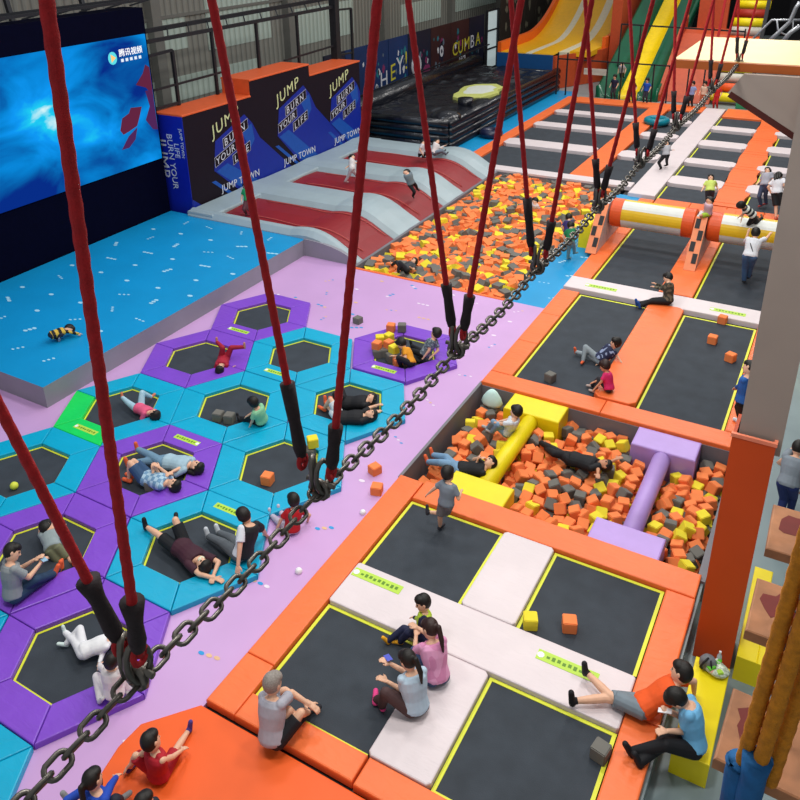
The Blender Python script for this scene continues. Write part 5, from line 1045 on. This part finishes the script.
# --- red track
person('child in pale clothes walking along the middle red runway', 1.35, (352, 169, 1.15), (352, 157, 1.5), (352, 149, 1.62), (345, 182, .6), (358, 180, .6), lh=(346, 168, 1.2), rh=(360, 164, 1.25), fwd=(1, .1, 0), topc='D4CFCF', botc='CFCACC', shoe='B9A0A0')
person('child in grey and black climbing over the grey border between the red runways', 1.3, (411, 183, 1.05), (408, 175, 1.35), (404, 169, 1.42), (413, 196, .55), (418, 190, .6), lh=(406, 187, .8), rh=(413, 184, 1.0), fwd=(.7, -.7, 0), topc='6E7E86', sleeve='long', botc='101216', shoe='30302E')
person('child in white and black kneeling at the back grey border, left of its pair', 1.3, (421, 153, .95), (423, 144, 1.3), (426, 136, 1.42), (419, 156, .68), (423, 157, .68), fwd=(1, .3, 0), topc='D0CBD0', botc='14151A', shoe='14151A')
person('child in white top and grey trousers sitting at the back grey border', 1.4, (434, 153, .85), (437, 143, 1.2), (437, 136, 1.32), (444, 152, .75), (446, 154, .75), lh=(444, 146, 1.0), rh=(441, 148, 1.0), fwd=(1, -.4, 0), topc='DCD6D6', sleeve='long', botc='6C7888', shoe='44484E', hair='long')
person('child in green top standing by the podium on the near red runway', 1.3, (248, 200, 1.05), (247, 189, 1.38), (244, 182, 1.5), (246, 213, .6), (251, 212, .6), fwd=(.5, -.8, 0), topc='1E9A5C', botc='5A3038', shoe='5A3038')
# --- far pit
person('child in green T-shirt and pale trousers standing by the blue floor strip', 1.3, (570, 241, .62), (571, 226, .98), (572, 217, 1.1), (568, 258, FZ+.05), (575, 256, FZ+.05), rh=(579, 236, .6), fwd=(.2, 1, 0), topc='157A4C', botc='6E8C8C', shoe='6E8C8C')
person('child in a dark violet shirt behind the one in green at the far pit edge', 1.25, (568, 232, .45), (569, 219, .8), (570, 211, .92), (566, 245, -.1), (571, 245, -.1), fwd=(.2, 1, 0), topc='3A3070', botc='20222C', shoe=None)
person('child in white waist deep among the cubes near the back of the far pit', 1.2, (535, 210, -.05), (535, 203, .28), (535, 197, .4), (532, 216, -.4), (538, 216, -.4), fwd=(-.3, -1, 0), topc='D2C6C8', botc='55555C', shoe=None)
person('child in dark grey lying among the cubes near the front of the far pit', 1.3, (405, 270, -.02), (412, 264, .02), (416, 260, .06), (392, 265, -.05), (398, 272, -.05), fwd=(0, 0, 1), topc='3E4044', botc='26282C', shoe=None)
# --- far back
for (lb, x, yt, yb_, z0, tc, bc, sk) in (('child in a royal blue top standing at the foot of the green slide', 645, 86, 103, 0, '1A4CB0', '2A2E3C', 0), ('child in navy standing left of the yellow lane of the green slide', 613, 82, 99, 0, '161B38', '2A2A34', 0), ('child in brown standing in front of the yellow lane of the green slide', 631, 86, 103, 0, '2E1A1C', '3A2226', 0),
        ('child in a pale blue shirt and black shorts by the orange ramp', 690, 86, 107, 0, '8C9CCC', '17181C', 0), ('child in white and orange at the foot of the coloured stairs', 702, 86, 107, 0, 'D8B8A0', 'A85A3A', 0), ('child in a red dress at the foot of the coloured stairs', 715, 86, 109, 0, 'C2241E', 'B0201C', 0)):
    p = at(x, yb_, z0); p.y = min(p.y, 45.1); H = 1.35
    b = at(x, yb_, z0)
    V = lambda dx, z: Vector((b.x+dx, b.y, z))
    person(lb, H, V(0, .68), V(0, 1.1), V(0, 1.25), V(-.08, .05), V(.1, .05), fwd=(-.2, -1, 0), topc=tc, botc=bc, shoe=bc)
z_ = .1
for _ in range(40): z_ += (zg(at(622, 79, z_).y)+.05-z_)*.3
person('child in pale grey sliding down the left green lane', 1.3, (622, 72, z_+.5), (622, 65, z_+.9), (622, 60, z_+1.0), (621, 79, z_), (624, 79, z_), fwd=(0, -1, -.2), topc='A09AA0', botc='2C3038', shoe='B0A090')
# --- right side
person('person in grey top and navy trousers walking on the concrete floor behind the planks', 1.65, (788, 484, .38), (797, 452, .85), (801, 440, 1.0), (778, 520, -.36), (790, 512, -.36), lh=(783, 459, .5), le=(790, 452, .6), fwd=(.2, 1, 0), topc='7F8A94', botc='1F2F66', shoe='C8D0D4')
# ------------------------------------------------------------------ light
sc = bpy.context.scene
sc.view_settings.view_transform = 'Standard'; sc.view_settings.look = 'None'; sc.view_settings.gamma = 1; sc.view_settings.use_curve_mapping = False
sc.view_settings.exposure = 0.0
wd = bpy.data.worlds.new('world'); sc.world = wd; wd.use_nodes = True
bg = wd.node_tree.nodes['Background']; bg.inputs[0].default_value = (.93, .97, 1, 1); bg.inputs[1].default_value = .4
def lamp(x, y, z, w, e, col=(1, .97, .93), h=None):
    l = bpy.data.lights.new('ceiling_and_fill_lamp', 'AREA'); l.energy = e; l.size = w; l.color = col
    if h: l.shape = 'RECTANGLE'; l.size_y = h
    o = bpy.data.objects.new('ceiling_and_fill_lamp', l); C.objects.link(o); o.location = (x, y, z); return o
for y in (5, 13, 21, 30, 39, 48):
    lamp(-3.2, y, 13.5, 1.6, 480 if y < 25 else 540)
    lamp(-9.5, y, 13.5, 1.6, 330 if y < 25 else 400)
lamp(-16.5, 14, 13.5, 1.6, 150, (.75, .85, 1)); lamp(-17, 26, 13.5, 1.6, 150, (.85, .9, 1)); lamp(-17, 40, 13.5, 1.6, 90)
lamp(4, 9, 13.5, 1.6, 420)  # fill light added on the right to brighten the column area
